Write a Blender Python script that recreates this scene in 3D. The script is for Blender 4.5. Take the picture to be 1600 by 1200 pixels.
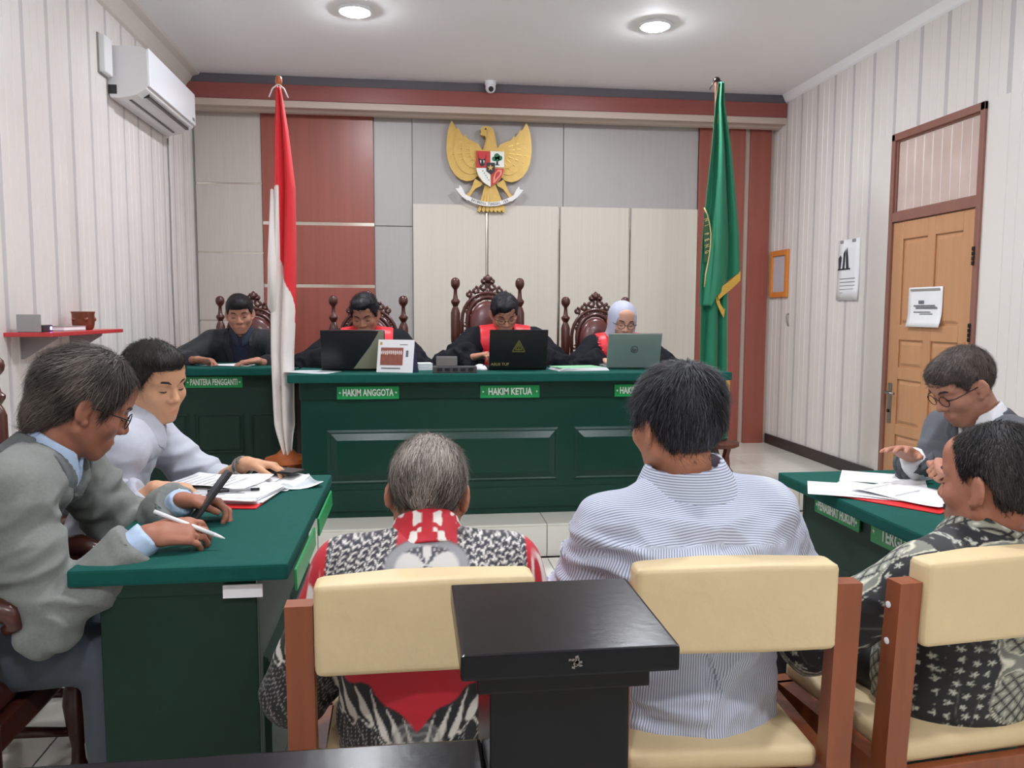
import bpy, bmesh, math, random
import numpy as np
from mathutils import Vector, Matrix, noise as mnoise

for _o in list(bpy.data.objects): bpy.data.objects.remove(_o, do_unlink=True)
SC = bpy.context.scene
COL = SC.collection
PI = math.pi
rad = math.radians
# ------------------------------------------------------------------ camera
CAM_H = 1.30
FPX = 1250.0
YAW, PITCH, ROLL = rad(7.135), rad(-5.056), rad(0.19)
def cam_axes():
    f = Vector((math.sin(YAW)*math.cos(PITCH), math.cos(YAW)*math.cos(PITCH), math.sin(PITCH)))
    r = Vector((math.cos(YAW), -math.sin(YAW), 0)); u = r.cross(f)
    return math.cos(ROLL)*r + math.sin(ROLL)*u, -math.sin(ROLL)*r + math.cos(ROLL)*u, f
_r, _u, _f = cam_axes()
cd = bpy.data.cameras.new('camera'); cam = bpy.data.objects.new('camera', cd); COL.objects.link(cam)
cd.sensor_width = 36.0; cd.lens = FPX*36.0/1600.0; cd.clip_start = 0.05
cam.matrix_world = Matrix(((_r.x, _u.x, -_f.x, 0), (_r.y, _u.y, -_f.y, 0), (_r.z, _u.z, -_f.z, CAM_H), (0, 0, 0, 1)))
SC.camera = cam
# ------------------------------------------------------------------ world, exposure
W = bpy.data.worlds.new('world'); SC.world = W; W.use_nodes = True
W.node_tree.nodes['Background'].inputs[0].default_value = (0.75, 0.78, 0.85, 1)
W.node_tree.nodes['Background'].inputs[1].default_value = 0.25
vs = SC.view_settings
vs.view_transform = 'Standard'; vs.look = 'None'; vs.gamma = 1.0; vs.use_curve_mapping = False
vs.exposure = 2.1
LAMP_E = 104.0                                  # emission of each round ceiling lamp (built with the ceiling)
LAMPS = [(-0.32, 5.0), (1.515, 5.0), (-0.32, 2.3), (1.515, 2.3), (-0.32, -0.4), (1.515, -0.4)]
REAR_DIM = 1.0                                # strength of the rear pair
# ------------------------------------------------------------------ room sizes (metres)
XL, XR, YB, YF = -1.69, 3.08, 6.65, -2.6
ZC, ZP = 3.09, 0.18                            # ceiling, court platform

# ------------------------------------------------------------------ materials
def lin(c):
    return tuple(((v/12.92) if v <= .04045 else ((v+.055)/1.055)**2.4) for v in [x/255.0 for x in c])
MATS = {}
def mat(name, rgb=(200, 200, 200), rough=.5, metal=0.0, spec=.5, var=None, grain=None, bump=None, coat=0.0, emit=None,
        attr=None, sheen=0.0, alpha=None, trans=0.0, sss=0.0):
    """rgb in sRGB 0-255. var=(scale, amount) blotches; grain=(scale xyz, amount) stretched streaks; bump=(scale, strength, dist)"""
    if name in MATS: return MATS[name]
    m = bpy.data.materials.new(name); m.use_nodes = True; MATS[name] = m
    nt = m.node_tree; b = nt.nodes['Principled BSDF']; L = nt.links.new
    b.inputs['Roughness'].default_value = rough; b.inputs['Metallic'].default_value = metal
    b.inputs['Specular IOR Level'].default_value = spec
    b.inputs['Coat Weight'].default_value = coat; b.inputs['Coat Roughness'].default_value = .15
    b.inputs['Sheen Weight'].default_value = sheen
    if trans: b.inputs['Transmission Weight'].default_value = trans
    if alpha is not None: b.inputs['Alpha'].default_value = alpha
    if sss:
        b.inputs['Subsurface Weight'].default_value = sss; b.inputs['Subsurface Radius'].default_value = (.008, .003, .0015)
        b.inputs['Subsurface Scale'].default_value = 1.0
    base = lin(rgb)
    b.inputs['Base Color'].default_value = (*base, 1)
    src = None
    if attr:
        a = nt.nodes.new('ShaderNodeAttribute'); a.attribute_name = attr; src = a.outputs['Color']
    tc = nt.nodes.new('ShaderNodeTexCoord')
    def mixmul(src, fac_socket, amt):
        mr = nt.nodes.new('ShaderNodeMapRange'); mr.inputs[1].default_value = .25; mr.inputs[2].default_value = .75
        mr.inputs[3].default_value = 1-amt; mr.inputs[4].default_value = 1+amt
        L(fac_socket, mr.inputs[0])
        vm = nt.nodes.new('ShaderNodeVectorMath'); vm.operation = 'SCALE'
        if src is None: vm.inputs[0].default_value = base
        else: L(src, vm.inputs[0])
        L(mr.outputs[0], vm.inputs['Scale']); return vm.outputs[0]
    if var:
        n = nt.nodes.new('ShaderNodeTexNoise'); n.inputs['Scale'].default_value = var[0]; n.inputs['Detail'].default_value = 4
        L(tc.outputs['Object'], n.inputs['Vector']); src = mixmul(src, n.outputs['Fac'], var[1])
    if grain:
        mp = nt.nodes.new('ShaderNodeMapping'); mp.inputs['Scale'].default_value = grain[0]
        n = nt.nodes.new('ShaderNodeTexNoise'); n.inputs['Scale'].default_value = 1; n.inputs['Detail'].default_value = 5
        L(tc.outputs['Object'], mp.inputs['Vector']); L(mp.outputs[0], n.inputs['Vector']); src = mixmul(src, n.outputs['Fac'], grain[1])
    if src is not None: L(src, b.inputs['Base Color'])
    if bump:
        n = nt.nodes.new('ShaderNodeTexNoise'); n.inputs['Detail'].default_value = 4
        if isinstance(bump[0], tuple):
            mp = nt.nodes.new('ShaderNodeMapping'); mp.inputs['Scale'].default_value = bump[0]
            L(tc.outputs['Object'], mp.inputs['Vector']); L(mp.outputs[0], n.inputs['Vector']); n.inputs['Scale'].default_value = 1
        else:
            n.inputs['Scale'].default_value = bump[0]; L(tc.outputs['Object'], n.inputs['Vector'])
        bp = nt.nodes.new('ShaderNodeBump'); bp.inputs['Strength'].default_value = bump[1]; bp.inputs['Distance'].default_value = bump[2]
        L(n.outputs['Fac'], bp.inputs['Height']); L(bp.outputs[0], b.inputs['Normal'])
    if emit:
        b.inputs['Emission Color'].default_value = (*lin(emit[0]), 1); b.inputs['Emission Strength'].default_value = emit[1]
    return m

mat('wall_pvc', (228, 223, 219), .35, var=(1.2, .03))
mat('wall_groove', (196, 192, 191), .45)
mat('ceiling', (248, 248, 250), .7)
mat('cornice', (214, 208, 202), .6)
mat('tile', (220, 218, 208), .12, var=(3, .03), spec=.5)
mat('grout', (160, 155, 148), .8)
mat('dark_base', (48, 40, 38), .35)
mat('beige_acp', (200, 191, 184), .4, grain=((90, 4, 4), .05))
mat('grey_acp', (176, 172, 170), .42, grain=((60, 4, 3), .03))
mat('red_wood', (152, 84, 72), .32, grain=((30, 4, .8), .12))
mat('red_wood_band', (140, 74, 68), .4, grain=((2, 4, 30), .1))
mat('cream_panel', (210, 204, 192), .45, grain=((160, 4, .6), .05))
mat('dark_gap', (70, 66, 66), .5)
mat('chrome_strip', (214, 206, 196), .18, metal=1.0)
mat('chrome', (220, 220, 222), .12, metal=1.0)
mat('cove_shade_grey', (96, 92, 98), .6)  # dark tone stands in for shade in the recess over the fascia
mat('cove_cream', (196, 178, 164), .5)
mat('green_cloth', (16, 80, 72), .85, var=(40, .06), bump=(350, .25, .002), spec=.2)
mat('green_paint', (15, 57, 46), .3, var=(6, .08), bump=(30, .05, .004), spec=.35)
mat('green_side', (22, 48, 39), .6, spec=.3, var=(14, .07), bump=(180, .12, .002))
mat('green_sign', (14, 148, 78), .35)
mat('white_text', (238, 244, 238), .5)
mat('carved_wood', (78, 40, 32), .28, var=(25, .2), spec=.5, coat=.25)
mat('leather', (92, 48, 46), .3, var=(30, .1), bump=(150, .15, .002), coat=.2)
mat('chair_wood', (138, 74, 42), .4, grain=((40, 40, 3), .16))
mat('cream_vinyl', (216, 193, 150), .5, var=(9, .05), bump=(14, .35, .01))
mat('black_lacquer', (14, 13, 17), .24, var=(20, .25), bump=(60, .08, .003), spec=.24)
mat('black_scuff', (120, 112, 110), .6)
mat('door_wood', (194, 144, 104), .38, grain=((3, 26, 1.2), .06))
mat('door_frame', (140, 96, 84), .4, grain=((20, 20, 2), .08))
mat('metal', (150, 148, 146), .3, metal=1.0)
mat('dark_metal', (60, 56, 56), .35, metal=1.0)
mat('white_plastic', (236, 236, 238), .3)
mat('grey_plastic', (150, 148, 148), .4)
mat('dark_plastic', (40, 40, 42), .35)
mat('black_plastic', (18, 19, 22), .35)
mat('paper', (240, 241, 244), .6)
mat('ink', (110, 112, 120), .7)
mat('ink_dark', (50, 50, 58), .7)
mat('red_folder', (214, 40, 44), .35)
mat('gold', (206, 170, 92), .36, metal=.25, var=(30, .08))
mat('gold_fringe', (212, 168, 70), .6, grain=((5, 5, 200), .15))
# ------------------------------------------------------------------ mesh helpers
def link(name, me, m=None, parent=None, loc=None, rot=None):
    o = bpy.data.objects.new(name, me); COL.objects.link(o)
    if m is not None and hasattr(me, 'materials'): me.materials.append(MATS[m] if isinstance(m, str) else m)
    if parent is not None: o.parent = parent
    if loc is not None: o.location = loc
    if rot is not None: o.rotation_euler = rot
    return o
def from_bm(name, bm, m, parent=None, smooth=False, loc=None, rot=None):
    bmesh.ops.recalc_face_normals(bm, faces=bm.faces[:])
    me = bpy.data.meshes.new(name); bm.to_mesh(me); bm.free()
    if smooth:
        for p in me.polygons: p.use_smooth = True
    return link(name, me, m, parent, loc, rot)
def smooth_angle(o, ang=40):
    me = o.data
    for p in me.polygons: p.use_smooth = True
    bm = bmesh.new(); bm.from_mesh(me)
    for e in bm.edges:
        if len(e.link_faces) == 2 and e.calc_face_angle(0) > rad(ang): e.smooth = False
    bm.to_mesh(me); bm.free(); return o
def bbox(bm, lo, hi, M=None, bev=0.0, seg=2):
    vs = [bm.verts.new((x, y, z)) for x in (lo[0], hi[0]) for y in (lo[1], hi[1]) for z in (lo[2], hi[2])]
    fs = [bm.faces.new([vs[i] for i in q]) for q in ((0,1,3,2), (4,6,7,5), (0,4,5,1), (2,3,7,6), (0,2,6,4), (1,5,7,3))]
    if bev:
        es = list({e for f in fs for e in f.edges})
        r = bmesh.ops.bevel(bm, geom=es, offset=bev, segments=seg, affect='EDGES', profile=.6)
        vs = list({v for f in r['faces'] for v in f.verts} | {v for v in vs if v.is_valid})
    if M is not None:
        for v in vs: v.co = M @ v.co
    return vs
def box(name, lo, hi, m, parent=None, bev=0.0, loc=None, rot=None, seg=2):
    bm = bmesh.new(); bbox(bm, lo, hi, None, bev, seg); return from_bm(name, bm, m, parent, False, loc, rot)
def prism(bm, pts, d0, d1, ax='y', M=None):
    """extrude a 2D polygon (a, b) along axis ax from d0 to d1"""
    def P(a, b, d): return {'y': (a, d, b), 'x': (d, a, b), 'z': (a, b, d)}[ax]
    v0 = [bm.verts.new(P(a, b, d0)) for a, b in pts]; v1 = [bm.verts.new(P(a, b, d1)) for a, b in pts]
    bm.faces.new(v0); bm.faces.new(v1[::-1]); n = len(pts)
    for i in range(n): bm.faces.new((v0[i], v1[i], v1[(i+1) % n], v0[(i+1) % n]))
    if M is not None:
        for v in v0+v1: v.co = M @ v.co
    return v0+v1
def poly(name, pts, d0, d1, m, parent=None, ax='y', bev=0.0):
    bm = bmesh.new(); prism(bm, pts, d0, d1, ax)
    if bev: bmesh.ops.bevel(bm, geom=bm.edges[:], offset=bev, segments=1, affect='EDGES')
    return from_bm(name, bm, m, parent)
def lathe(bm, prof, n=16, M=None, cap=True):
    """prof: list of (r, z)"""
    rings = []
    for r, z in prof:
        rings.append([bm.verts.new((r*math.cos(2*PI*i/n), r*math.sin(2*PI*i/n), z)) for i in range(n)])
    for a, b in zip(rings, rings[1:]):
        for i in range(n): bm.faces.new((a[i], a[(i+1) % n], b[(i+1) % n], b[i]))
    if cap: bm.faces.new(rings[0][::-1]); bm.faces.new(rings[-1])
    vs = [v for r in rings for v in r]
    if M is not None:
        for v in vs: v.co = M @ v.co
    return vs
def turned(name, prof, m, parent=None, loc=None, n=16, rot=None):
    bm = bmesh.new(); lathe(bm, prof, n); o = from_bm(name, bm, m, parent, False, loc, rot); return smooth_angle(o, 50)
def tube(bm, pts, r, n=8, closed=False, M=None):
    pts = [Vector(p) for p in pts]; N = len(pts)
    rr = r if isinstance(r, (list, tuple)) else [r]*N
    T = [((pts[(i+1) % N] if closed or i < N-1 else pts[i]) - (pts[i-1] if closed or i > 0 else pts[i])).normalized() for i in range(N)]
    a = Vector((0, 0, 1)) if abs(T[0].z) < .9 else Vector((1, 0, 0))
    nrm = (a - a.dot(T[0])*T[0]).normalized(); rings = []
    for i in range(N):
        nrm = (nrm - nrm.dot(T[i])*T[i]).normalized(); bi = T[i].cross(nrm)
        rings.append([bm.verts.new(pts[i] + rr[i]*(math.cos(2*PI*k/n)*nrm + math.sin(2*PI*k/n)*bi)) for k in range(n)])
    for i in range(N if closed else N-1):
        A, B = rings[i], rings[(i+1) % N]
        for k in range(n): bm.faces.new((A[k], A[(k+1) % n], B[(k+1) % n], B[k]))
    if not closed: bm.faces.new(rings[0][::-1]); bm.faces.new(rings[-1])
    vs = [v for q in rings for v in q]
    if M is not None:
        for v in vs: v.co = M @ v.co
    return vs
def tube_obj(name, pts, r, m, parent=None, n=8, closed=False):
    bm = bmesh.new(); tube(bm, pts, r, n, closed); o = from_bm(name, bm, m, parent, True); return o
def text_mesh(s, size=1.0, xs=1.0, bold=0.0, ext=.002, align='CENTER'):
    cu = bpy.data.curves.new('t', 'FONT'); cu.body = s; cu.size = size; cu.align_x = align; cu.align_y = 'CENTER'
    cu.offset = bold; cu.extrude = ext; cu.resolution_u = 2
    o = bpy.data.objects.new('t', cu); COL.objects.link(o)
    dg = bpy.context.evaluated_depsgraph_get(); dg.update()
    me = bpy.data.meshes.new_from_object(o.evaluated_get(dg)); bpy.data.objects.remove(o, do_unlink=True); bpy.data.curves.remove(cu)
    for v in me.vertices: v.co.x *= xs
    me.materials.clear()
    return me
FACE_CAM = (rad(90), 0, 0)          # text lying in XZ, read from -Y
def thing(name, label, cat, loc=(0, 0, 0), rotz=0.0, group=None, kind=None):
    o = bpy.data.objects.new(name, None); COL.objects.link(o); o.empty_display_size = .05
    o.location = loc; o.rotation_euler = (0, 0, rotz); tag(o, label, cat, group, kind); return o
def tag(o, label=None, cat=None, group=None, kind=None):
    if label: o['label'] = label
    if cat: o['category'] = cat
    if group: o['group'] = group
    if kind: o['kind'] = kind
    return o
def copy_tree(o, parent=None):
    c = o.copy(); COL.objects.link(c); c.parent = parent
    for ch in o.children: copy_tree(ch, c)
    return c
def empty(name, parent=None, loc=(0, 0, 0), rot=(0, 0, 0)):
    o = bpy.data.objects.new(name, None); COL.objects.link(o); o.parent = parent; o.location = loc; o.rotation_euler = rot
    o.empty_display_size = .05; return o
# ------------------------------------------------------------------ room shell
def struct(o, label=None):
    o['kind'] = 'structure'
    if label: o['label'] = label
    return o
floor = struct(box('floor', (XL, YF, -.12), (XR, YB, -.012), 'grout'), 'pale glossy tiled floor of the court room')
tile_me = None
T = .6
for i in range(8):
    for j in range(16):
        x0, y0 = XL + i*T, 4.12 - (j+1)*T
        x1, y1 = min(x0+T, XR), y0+T
        if y0 < YF: continue
        if y1 - y0 < .05 or x1-x0 < .05: continue
        o = box('floor_tile', (x0+.002, y0+.002, -.012), (x1-.002, y1-.002, 0), 'tile', floor, .0015, seg=1)
for i in range(2):       # floor beside the platform, in front of the door
    o = box('floor_tile', (2.0+i*.54+.002, 4.122, -.012), (2.0+(i+1)*.54-.002, 4.92, 0), 'tile', floor, .0015, seg=1)
# raised court platform: nose in front of the bench, set back at the sides
plat = struct(box('platform', (XL, 4.95, 0), (XR, YB, ZP-.012), 'grout'), 'raised tiled platform under the judges bench')
box('platform_core', (XL, 4.15, 0), (1.98, 4.95, ZP-.012), 'grout', plat)
for i in range(8):
    for j in range(3):
        x0 = XL+i*T; y0 = YB-(j+1)*T
        y0c = max(y0, 4.94); x1 = min(x0+T, XR)
        if y0+T-y0c < .05 or x1-x0 < .03: continue
        box('platform_tile', (x0+.002, y0c+.002, ZP-.012), (x1-.002, y0+T-.002, ZP), 'tile', plat, .0015, seg=1)
for i in range(7):
    x0 = XL+i*T; x1 = min(x0+T, 1.99)
    if x1-x0 < .03: continue
    box('platform_tile', (x0+.002, 4.138, ZP-.012), (x1-.002, 4.54-.002, ZP), 'tile', plat, .0015, seg=1)
    box('platform_tile', (x0+.002, 4.542, ZP-.012), (x1-.002, 4.94-.002, ZP), 'tile', plat, .0015, seg=1)
    box('riser_tile', (x0+.002, 4.138, .002), (x1-.002, 4.15, ZP-.013), 'tile', plat, .0015, seg=1)
for i in range(2):
    box('riser_tile', (2.0+i*.54+.002, 4.938, .002), (2.0+(i+1)*.54-.002, 4.95, ZP-.013), 'tile', plat, .0015, seg=1)
ceiling = struct(box('ceiling', (XL-.1, YF-.1, ZC), (XR+.1, YB+.1, ZC+.1), 'ceiling'), 'plain off-white ceiling with round lamps')

# side walls: ribbed plastic cladding, one board = 0.25 m with a wide joint and fine grooves
def wall_board(side, h, w=.25):
    # profile in (y, x) where x is depth out of the wall
    d = .012
    pr = [(0, 0), (0, .0098), (.030, .0098), (.033, d)]
    for g in (.098, .172):
        pr += [(g-.004, d), (g-.001, d-.003), (g+.001, d-.003), (g+.004, d)]
    pr += [(w-.002, d), (w, d-.004), (w, 0)]
    bm = bmesh.new()
    v0 = [bm.verts.new((side*x, y, 0)) for y, x in pr]; v1 = [bm.verts.new((side*x, y, h)) for y, x in pr]
    n = len(pr)
    for i in range(n):
        f = bm.faces.new((v0[i], v0[(i+1) % n], v1[(i+1) % n], v1[i]))
        if i in (1, 2, 5, 9): f.material_index = 1
    bm.faces.new(v0); bm.faces.new(v1)
    bmesh.ops.recalc_face_normals(bm, faces=bm.faces[:])
    me = bpy.data.meshes.new('wall_board'); bm.to_mesh(me); bm.free()
    me.materials.append(MATS['wall_pvc']); me.materials.append(MATS['wall_groove']); return me
wl = struct(box('wall_left', (XL-.12, YF, 0), (XL, YB, ZC), 'wall_pvc'), 'white ribbed wall cladding along the left side')
wr_ = struct(box('wall_right', (XR, YF, 0), (XR+.12, YB, ZC), 'wall_pvc'), 'white ribbed wall cladding on the door side')
mL = wall_board(1, ZC); mR = wall_board(-1, ZC)
D0, D1, DZ = 4.045, 4.885, 2.44        # door opening with frame on the right wall
mRs = wall_board(-1, ZC-DZ)
k = 0
y = YB-.25
while y > YF-.2:
    link('wall_board', mL, None, wl, (XL, y-.07, 0))
    yy = y-.02
    if yy+.25 > D0+.13 and yy < D1-.13: link('wall_board', mRs, None, wr_, (XR, yy, DZ))
    elif yy+.25 > D0+.001 and yy < D1-.001:
        link('wall_board', mRs, None, wr_, (XR, yy, DZ))
        # a ripped board beside the frame
        if yy < D0: box('wall_board', (-.012, yy-D0 if False else 0, 0), (0, D0-yy, DZ), 'wall_pvc', wr_, loc=(XR, yy, 0))
        else: box('wall_board', (-.012, D1-yy, 0), (0, .25, DZ), 'wall_pvc', wr_, loc=(XR, yy, 0))
    else: link('wall_board', mR, None, wr_, (XR, yy, 0))
    y -= .25
struct(box('wall_rear', (XL-.1, YF-.12, 0), (XR+.1, YF, ZC), 'wall_pvc'), 'white wall behind the public seats')
# cornices
co = bmesh.new(); prism(co, [(XL+.012, ZC), (XL+.13, ZC), (XL+.12, ZC-.015), (XL+.075, ZC-.03), (XL+.05, ZC-.075), (XL+.03, ZC-.105), (XL+.012, ZC-.115)], YF, 6.42, 'y')
struct(from_bm('trim_1', co, 'cornice'), 'off-white moulded cornice along the left wall')
co = bmesh.new(); prism(co, [(XR-.012, ZC), (XR-.05, ZC), (XR-.04, ZC-.02), (XR-.025, ZC-.05), (XR-.012, ZC-.06)], YF, 6.42, 'y')
struct(from_bm('trim_2', co, 'ceiling'), 'slim cornice along the right wall')
struct(box('baseboard_right', (XR-.03, 4.95, ZP), (XR-.012, YB-.05, ZP+.085), 'dark_base', None, .004), 'dark brown baseboard under the right wall')
struct(box('baseboard_left', (XL+.012, 4.95, ZP), (XL+.03, YB-.05, ZP+.085), 'dark_base', None, .004), 'dark brown baseboard behind the clerk desk')

# back wall with its cladding
wb = struct(box('wall_back', (XL-.12, YB, 0), (XR+.12, YB+.12, ZC), 'grey_acp'), 'clad back wall of the court room')
def bw(name, x0, x1, z0, z1, m, t=.02, bev=.002): return box(name, (x0, YB-t, z0), (x1, YB, z1), m, wb, bev, seg=1)
zt = 2.86
XA, XB_, XC_ = -1.163, -.294, 2.405
for a, b in ((ZP, 1.228), (1.240, 1.765), (1.777, 2.304), (2.316, zt)):
    bw('beige_panel', XL+.02, XA-.004, a, b, 'beige_acp')
for z in (1.234, 1.771, 2.310): box('chrome_strip', (XL+.02, YB-.017, z-.006), (XA-.004, YB-.006, z+.006), 'chrome_strip', wb)
for a, b in ((ZP, 1.500), (1.526, 1.994), (2.020, zt)):
    bw('red_panel', XA, XB_, a, b, 'red_wood', .035)
for z in (1.513, 2.007): box('chrome_strip', (XA, YB-.030, z-.013), (XB_, YB-.012, z+.013), 'chrome_strip', wb)
for a, b in ((ZP, 1.995), (2.002, zt)): bw('grey_panel', XB_+.004, .012, a, b, 'grey_acp', .016)
bw('grey_panel', .016, 1.25, 2.0, zt, 'grey_acp', .016); bw('grey_panel', 1.254, XC_, 2.0, zt, 'grey_acp', .016)
bw('dark_backing', .016, XC_, ZP, 2.0, 'dark_gap', .012)
for i in range(4):
    x0 = .016+.6*i
    bw('cream_panel', x0+(0 if i == 0 else .011), x0+.6-(.011 if i < 3 else .012), ZP, 2.178, 'cream_panel', .042, .003)
for xg in (.616, 1.214, 1.814):
    box('chrome_strip', (xg-.006, YB-.022, ZP), (xg+.006, YB-.012, 2.17), 'chrome_strip', wb)
# red slats of the right column
bw('column_back', XC_, XR-.012, ZP, zt, 'cove_cream', .03)
for a, b, d in ((2.405, 2.60, .05), (2.665, 2.80, .06), (2.85, 3.03, .06)):
    bw('red_slat', a, b, ZP, zt, 'red_wood', d)
# fascia; shade of the recess above it is painted as a dark grey strip
fa = struct(box('trim_3', (XL+.012, 6.40, 2.905), (XR-.012, 6.44, 3.02), 'red_wood_band', None, .003, seg=1), 'dark red fascia band under the ceiling over the bench')
box('fascia_soffit', (XL+.012, 6.41, 2.855), (XR-.012, YB, 2.905), 'cove_cream', fa)
co = bmesh.new(); prism(co, [(6.415, 2.905), (6.43, 2.88), (6.47, 2.87), (6.50, 2.84), (6.54, 2.835), (6.54, 2.905)], XL+.012, XR-.012, 'x')
from_bm('fascia_moulding', co, 'cove_cream', fa)
box('cove_shade_strip', (XL+.012, 6.425, 3.02), (XR-.012, 6.44, ZC), 'cove_shade_grey', fa)

# ceiling lamps
for i, (x, y) in enumerate(LAMPS):
    where = ['round white lamp on the ceiling left of the camera dome', 'round white lamp on the ceiling nearer the door wall',
             'round ceiling lamp above the left desk', 'round ceiling lamp above the right desk',
             'round ceiling lamp behind the black rail, left', 'round ceiling lamp behind the black rail, right'][i]
    t = thing('ceiling_lamp', where, 'lamp', (x, y, ZC), 0, 'round ceiling lamps')
    turned('lamp_ring', [(.085, -.001), (.105, -.001), (.108, -.008), (.100, -.016), (.088, -.016), (.085, -.012)], 'white_plastic', t, n=28)
    bm = bmesh.new(); lathe(bm, [(.086, -.011), (.083, -.017), (.070, -.024), (.046, -.029), (.018, -.031)], 28)
    from_bm('lamp_diffuser', bm, mat('lamp_glow' if i < 4 else 'lamp_glow_rear', (255, 255, 255), emit=((246, 249, 255), LAMP_E*(1 if i < 4 else REAR_DIM))), t, True)
# ------------------------------------------------------------------ desks and signs
def sign(name, txt, label, loc, rotz, w=.33, h=.07, size=.052, xs=.72):
    t = thing(name, label, 'sign', loc, rotz, 'green desk signs')
    box('sign_plate', (-w/2, -.006, -h/2), (w/2, 0, h/2), 'green_sign', t, .0015, seg=1)
    if not txt: return t
    me = text_mesh(txt, size, xs, .0014, .0006)
    wd = max(v.co.x for v in me.vertices) - min(v.co.x for v in me.vertices)
    if wd > w*.82:
        for v in me.vertices: v.co.x *= w*.82/wd
    link('lettering', me, 'white_text', t, (0, -.0066, -.001), FACE_CAM)
    for s in (-1, 1):
        st = []
        for k in range(10):
            r = .007 if k % 2 == 0 else .003
            st.append((s*(w/2-.016)+r*math.sin(k*PI/5), r*math.cos(k*PI/5)))
        poly('star', st, -.0072, -.006, 'white_text', t)
    return t
def raised_panel(parent, x0, x1, z0, z1, y, m, d=.022, b=.055, name='raised_panel'):
    """moulded frame sunk into the face with a bevelled field, front at y (towards -y)"""
    bm = bmesh.new()
    rings = [(0, 0), (.012, -.008), (.02, -.004), (b, -d), (b+.006, -d)]
    R = []
    for ins, dy in rings:
        R.append([bm.verts.new(v) for v in ((x0+ins, y+dy, z0+ins), (x1-ins, y+dy, z0+ins), (x1-ins, y+dy, z1-ins), (x0+ins, y+dy, z1-ins))])
    for a, b_ in zip(R, R[1:]):
        for i in range(4): bm.faces.new((a[i], a[(i+1) % 4], b_[(i+1) % 4], b_[i]))
    bm.faces.new(R[-1])
    return from_bm(name, bm, m, parent)
# judges' bench
B0, B1 = -.65, 1.78
bench = thing('judges_bench', 'long green judges bench with raised panels and cloth top', 'bench', (0, 4.4, ZP))
zb = .795
box('bench_front', (B0+.055, -.02, .0), (B1-.055, .02, zb-.05), 'green_paint', bench, .003, seg=1)
box('bench_side', (B0+.055, .02, 0), (B0+.085, .62, zb-.05), 'green_paint', bench, .003, seg=1)
box('bench_side', (B1-.085, .02, 0), (B1-.055, .62, zb-.05), 'green_paint', bench, .003, seg=1)
box('bench_top', (B0, -.12, zb-.045), (B1, .64, zb), 'green_cloth', bench, .008)
box('apron_rail', (B0+.05, -.035, zb-.14), (B1-.05, -.02, zb-.046), 'green_paint', bench, .004, seg=1)
box('kick_rail', (B0+.05, -.028, .035), (B1-.05, -.02, .15), 'green_paint', bench, .003, seg=1)
for k in range(3):
    pass
raised_panel(bench, -.46, .81, .185, .485, -.02, 'green_paint')
raised_panel(bench, .90, 1.66, .185, .485, -.02, 'green_paint')
for x in (-.56, -.2, .2, .45, .62, .9, 1.3, 1.68):
    box('bench_foot', (x-.045, -.015, -.0), (x+.045, .05, .001), 'dark_base', bench)
for cx, txt, lab in ((-.237, 'HAKIM ANGGOTA', 'green sign reading HAKIM ANGGOTA below the grey and black laptop'),
                     (.535, 'HAKIM KETUA', 'green sign reading HAKIM KETUA below the black laptop'),
                     (1.29, 'HAKIM ANGGOTA', 'green sign reading HAK, cut off by the dark-haired head')):
    sign('desk_sign', txt, lab, (cx, 4.4-.036, ZP+zb-.105), 0)
# clerk's desk
desk = thing('clerk_desk', 'smaller green clerk desk beside the red and white flag', 'desk', (-1.12, 4.95, ZP))
box('desk_front', (-.46, -.015, 0), (.42, .015, zb-.045), 'green_side', desk, .003, seg=1)
box('desk_side', (-.46, .015, 0), (-.43, .5, zb-.045), 'green_side', desk, .003, seg=1)
box('desk_side', (.39, .015, 0), (.42, .5, zb-.045), 'green_side', desk, .003, seg=1)
box('desk_top', (-.50, -.11, zb-.045), (.455, .52, zb-.0), 'green_cloth', desk, .008)
raised_panel(desk, -.40, -.20, .22, .52, -.015, 'green_side', .012, .03); raised_panel(desk, -.17, .118, .27, .52, -.015, 'green_side', .012, .03)
raised_panel(desk, .15, .38, .22, .52, -.015, 'green_side', .012, .03)
sign('desk_sign', 'PANITERA PENGGANTI', 'green sign reading PANITERA PENGGANTI on the clerk desk', (-1.172, 4.95-.0155, ZP+zb-.06-.03), 0, .33, .066)

def party_desk(name, label, x0, x1, y0, y1, xin, h=.75):
    """desk whose long front faces the middle of the room (xin = -1 left desk faces +x, +1 right desk faces -x)"""
    t = thing(name, label, 'desk', ((x0+x1)/2, (y0+y1)/2, 0))
    a, b = (x1-x0)/2, (y1-y0)/2
    box('desk_top', (-a, -b, h-.038), (a, b, h), 'green_cloth', t, .007)
    fx = a-.075 if xin < 0 else -a+.075
    box('desk_front', (min(fx, fx-.02*(-xin)), -b+.06, 0), (max(fx, fx-.02*(-xin)), b-.06, h-.038), 'green_side', t, .002, seg=1)
    bx0, bx1 = (-a+.05, fx) if xin < 0 else (fx, a-.05)
    box('desk_side', (bx0, -b+.04, 0), (bx1, -b+.06, h-.038), 'green_side', t, .002, seg=1)
    box('desk_side', (bx0, b-.06, 0), (bx1, b-.04, h-.038), 'green_side', t, .002, seg=1)
    box('desk_shelf_rail', (bx0, -b+.036, h-.075), (bx1, -b+.042, h-.04), 'green_paint', t)
    for k in range(2):
        y_0 = -b+.1+k*(b-.08); 
        o = raised_panel(t, y_0, y_0+b-.16, .12, .5, 0, 'green_side', .01, .03)
        o.rotation_euler = (0, 0, rad(90) if xin < 0 else rad(-90)); o.location = (fx, 0, 0)
    return t
ldesk = party_desk('party_desk', 'green cloth-topped desk where the two men write at the left', -.735, -.275, 1.765, 2.75, -1)
box('price_tag', (-.42, 1.795, .668), (-.335, 1.8005, .698), 'paper', None).name = 'asset_tag'
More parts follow.
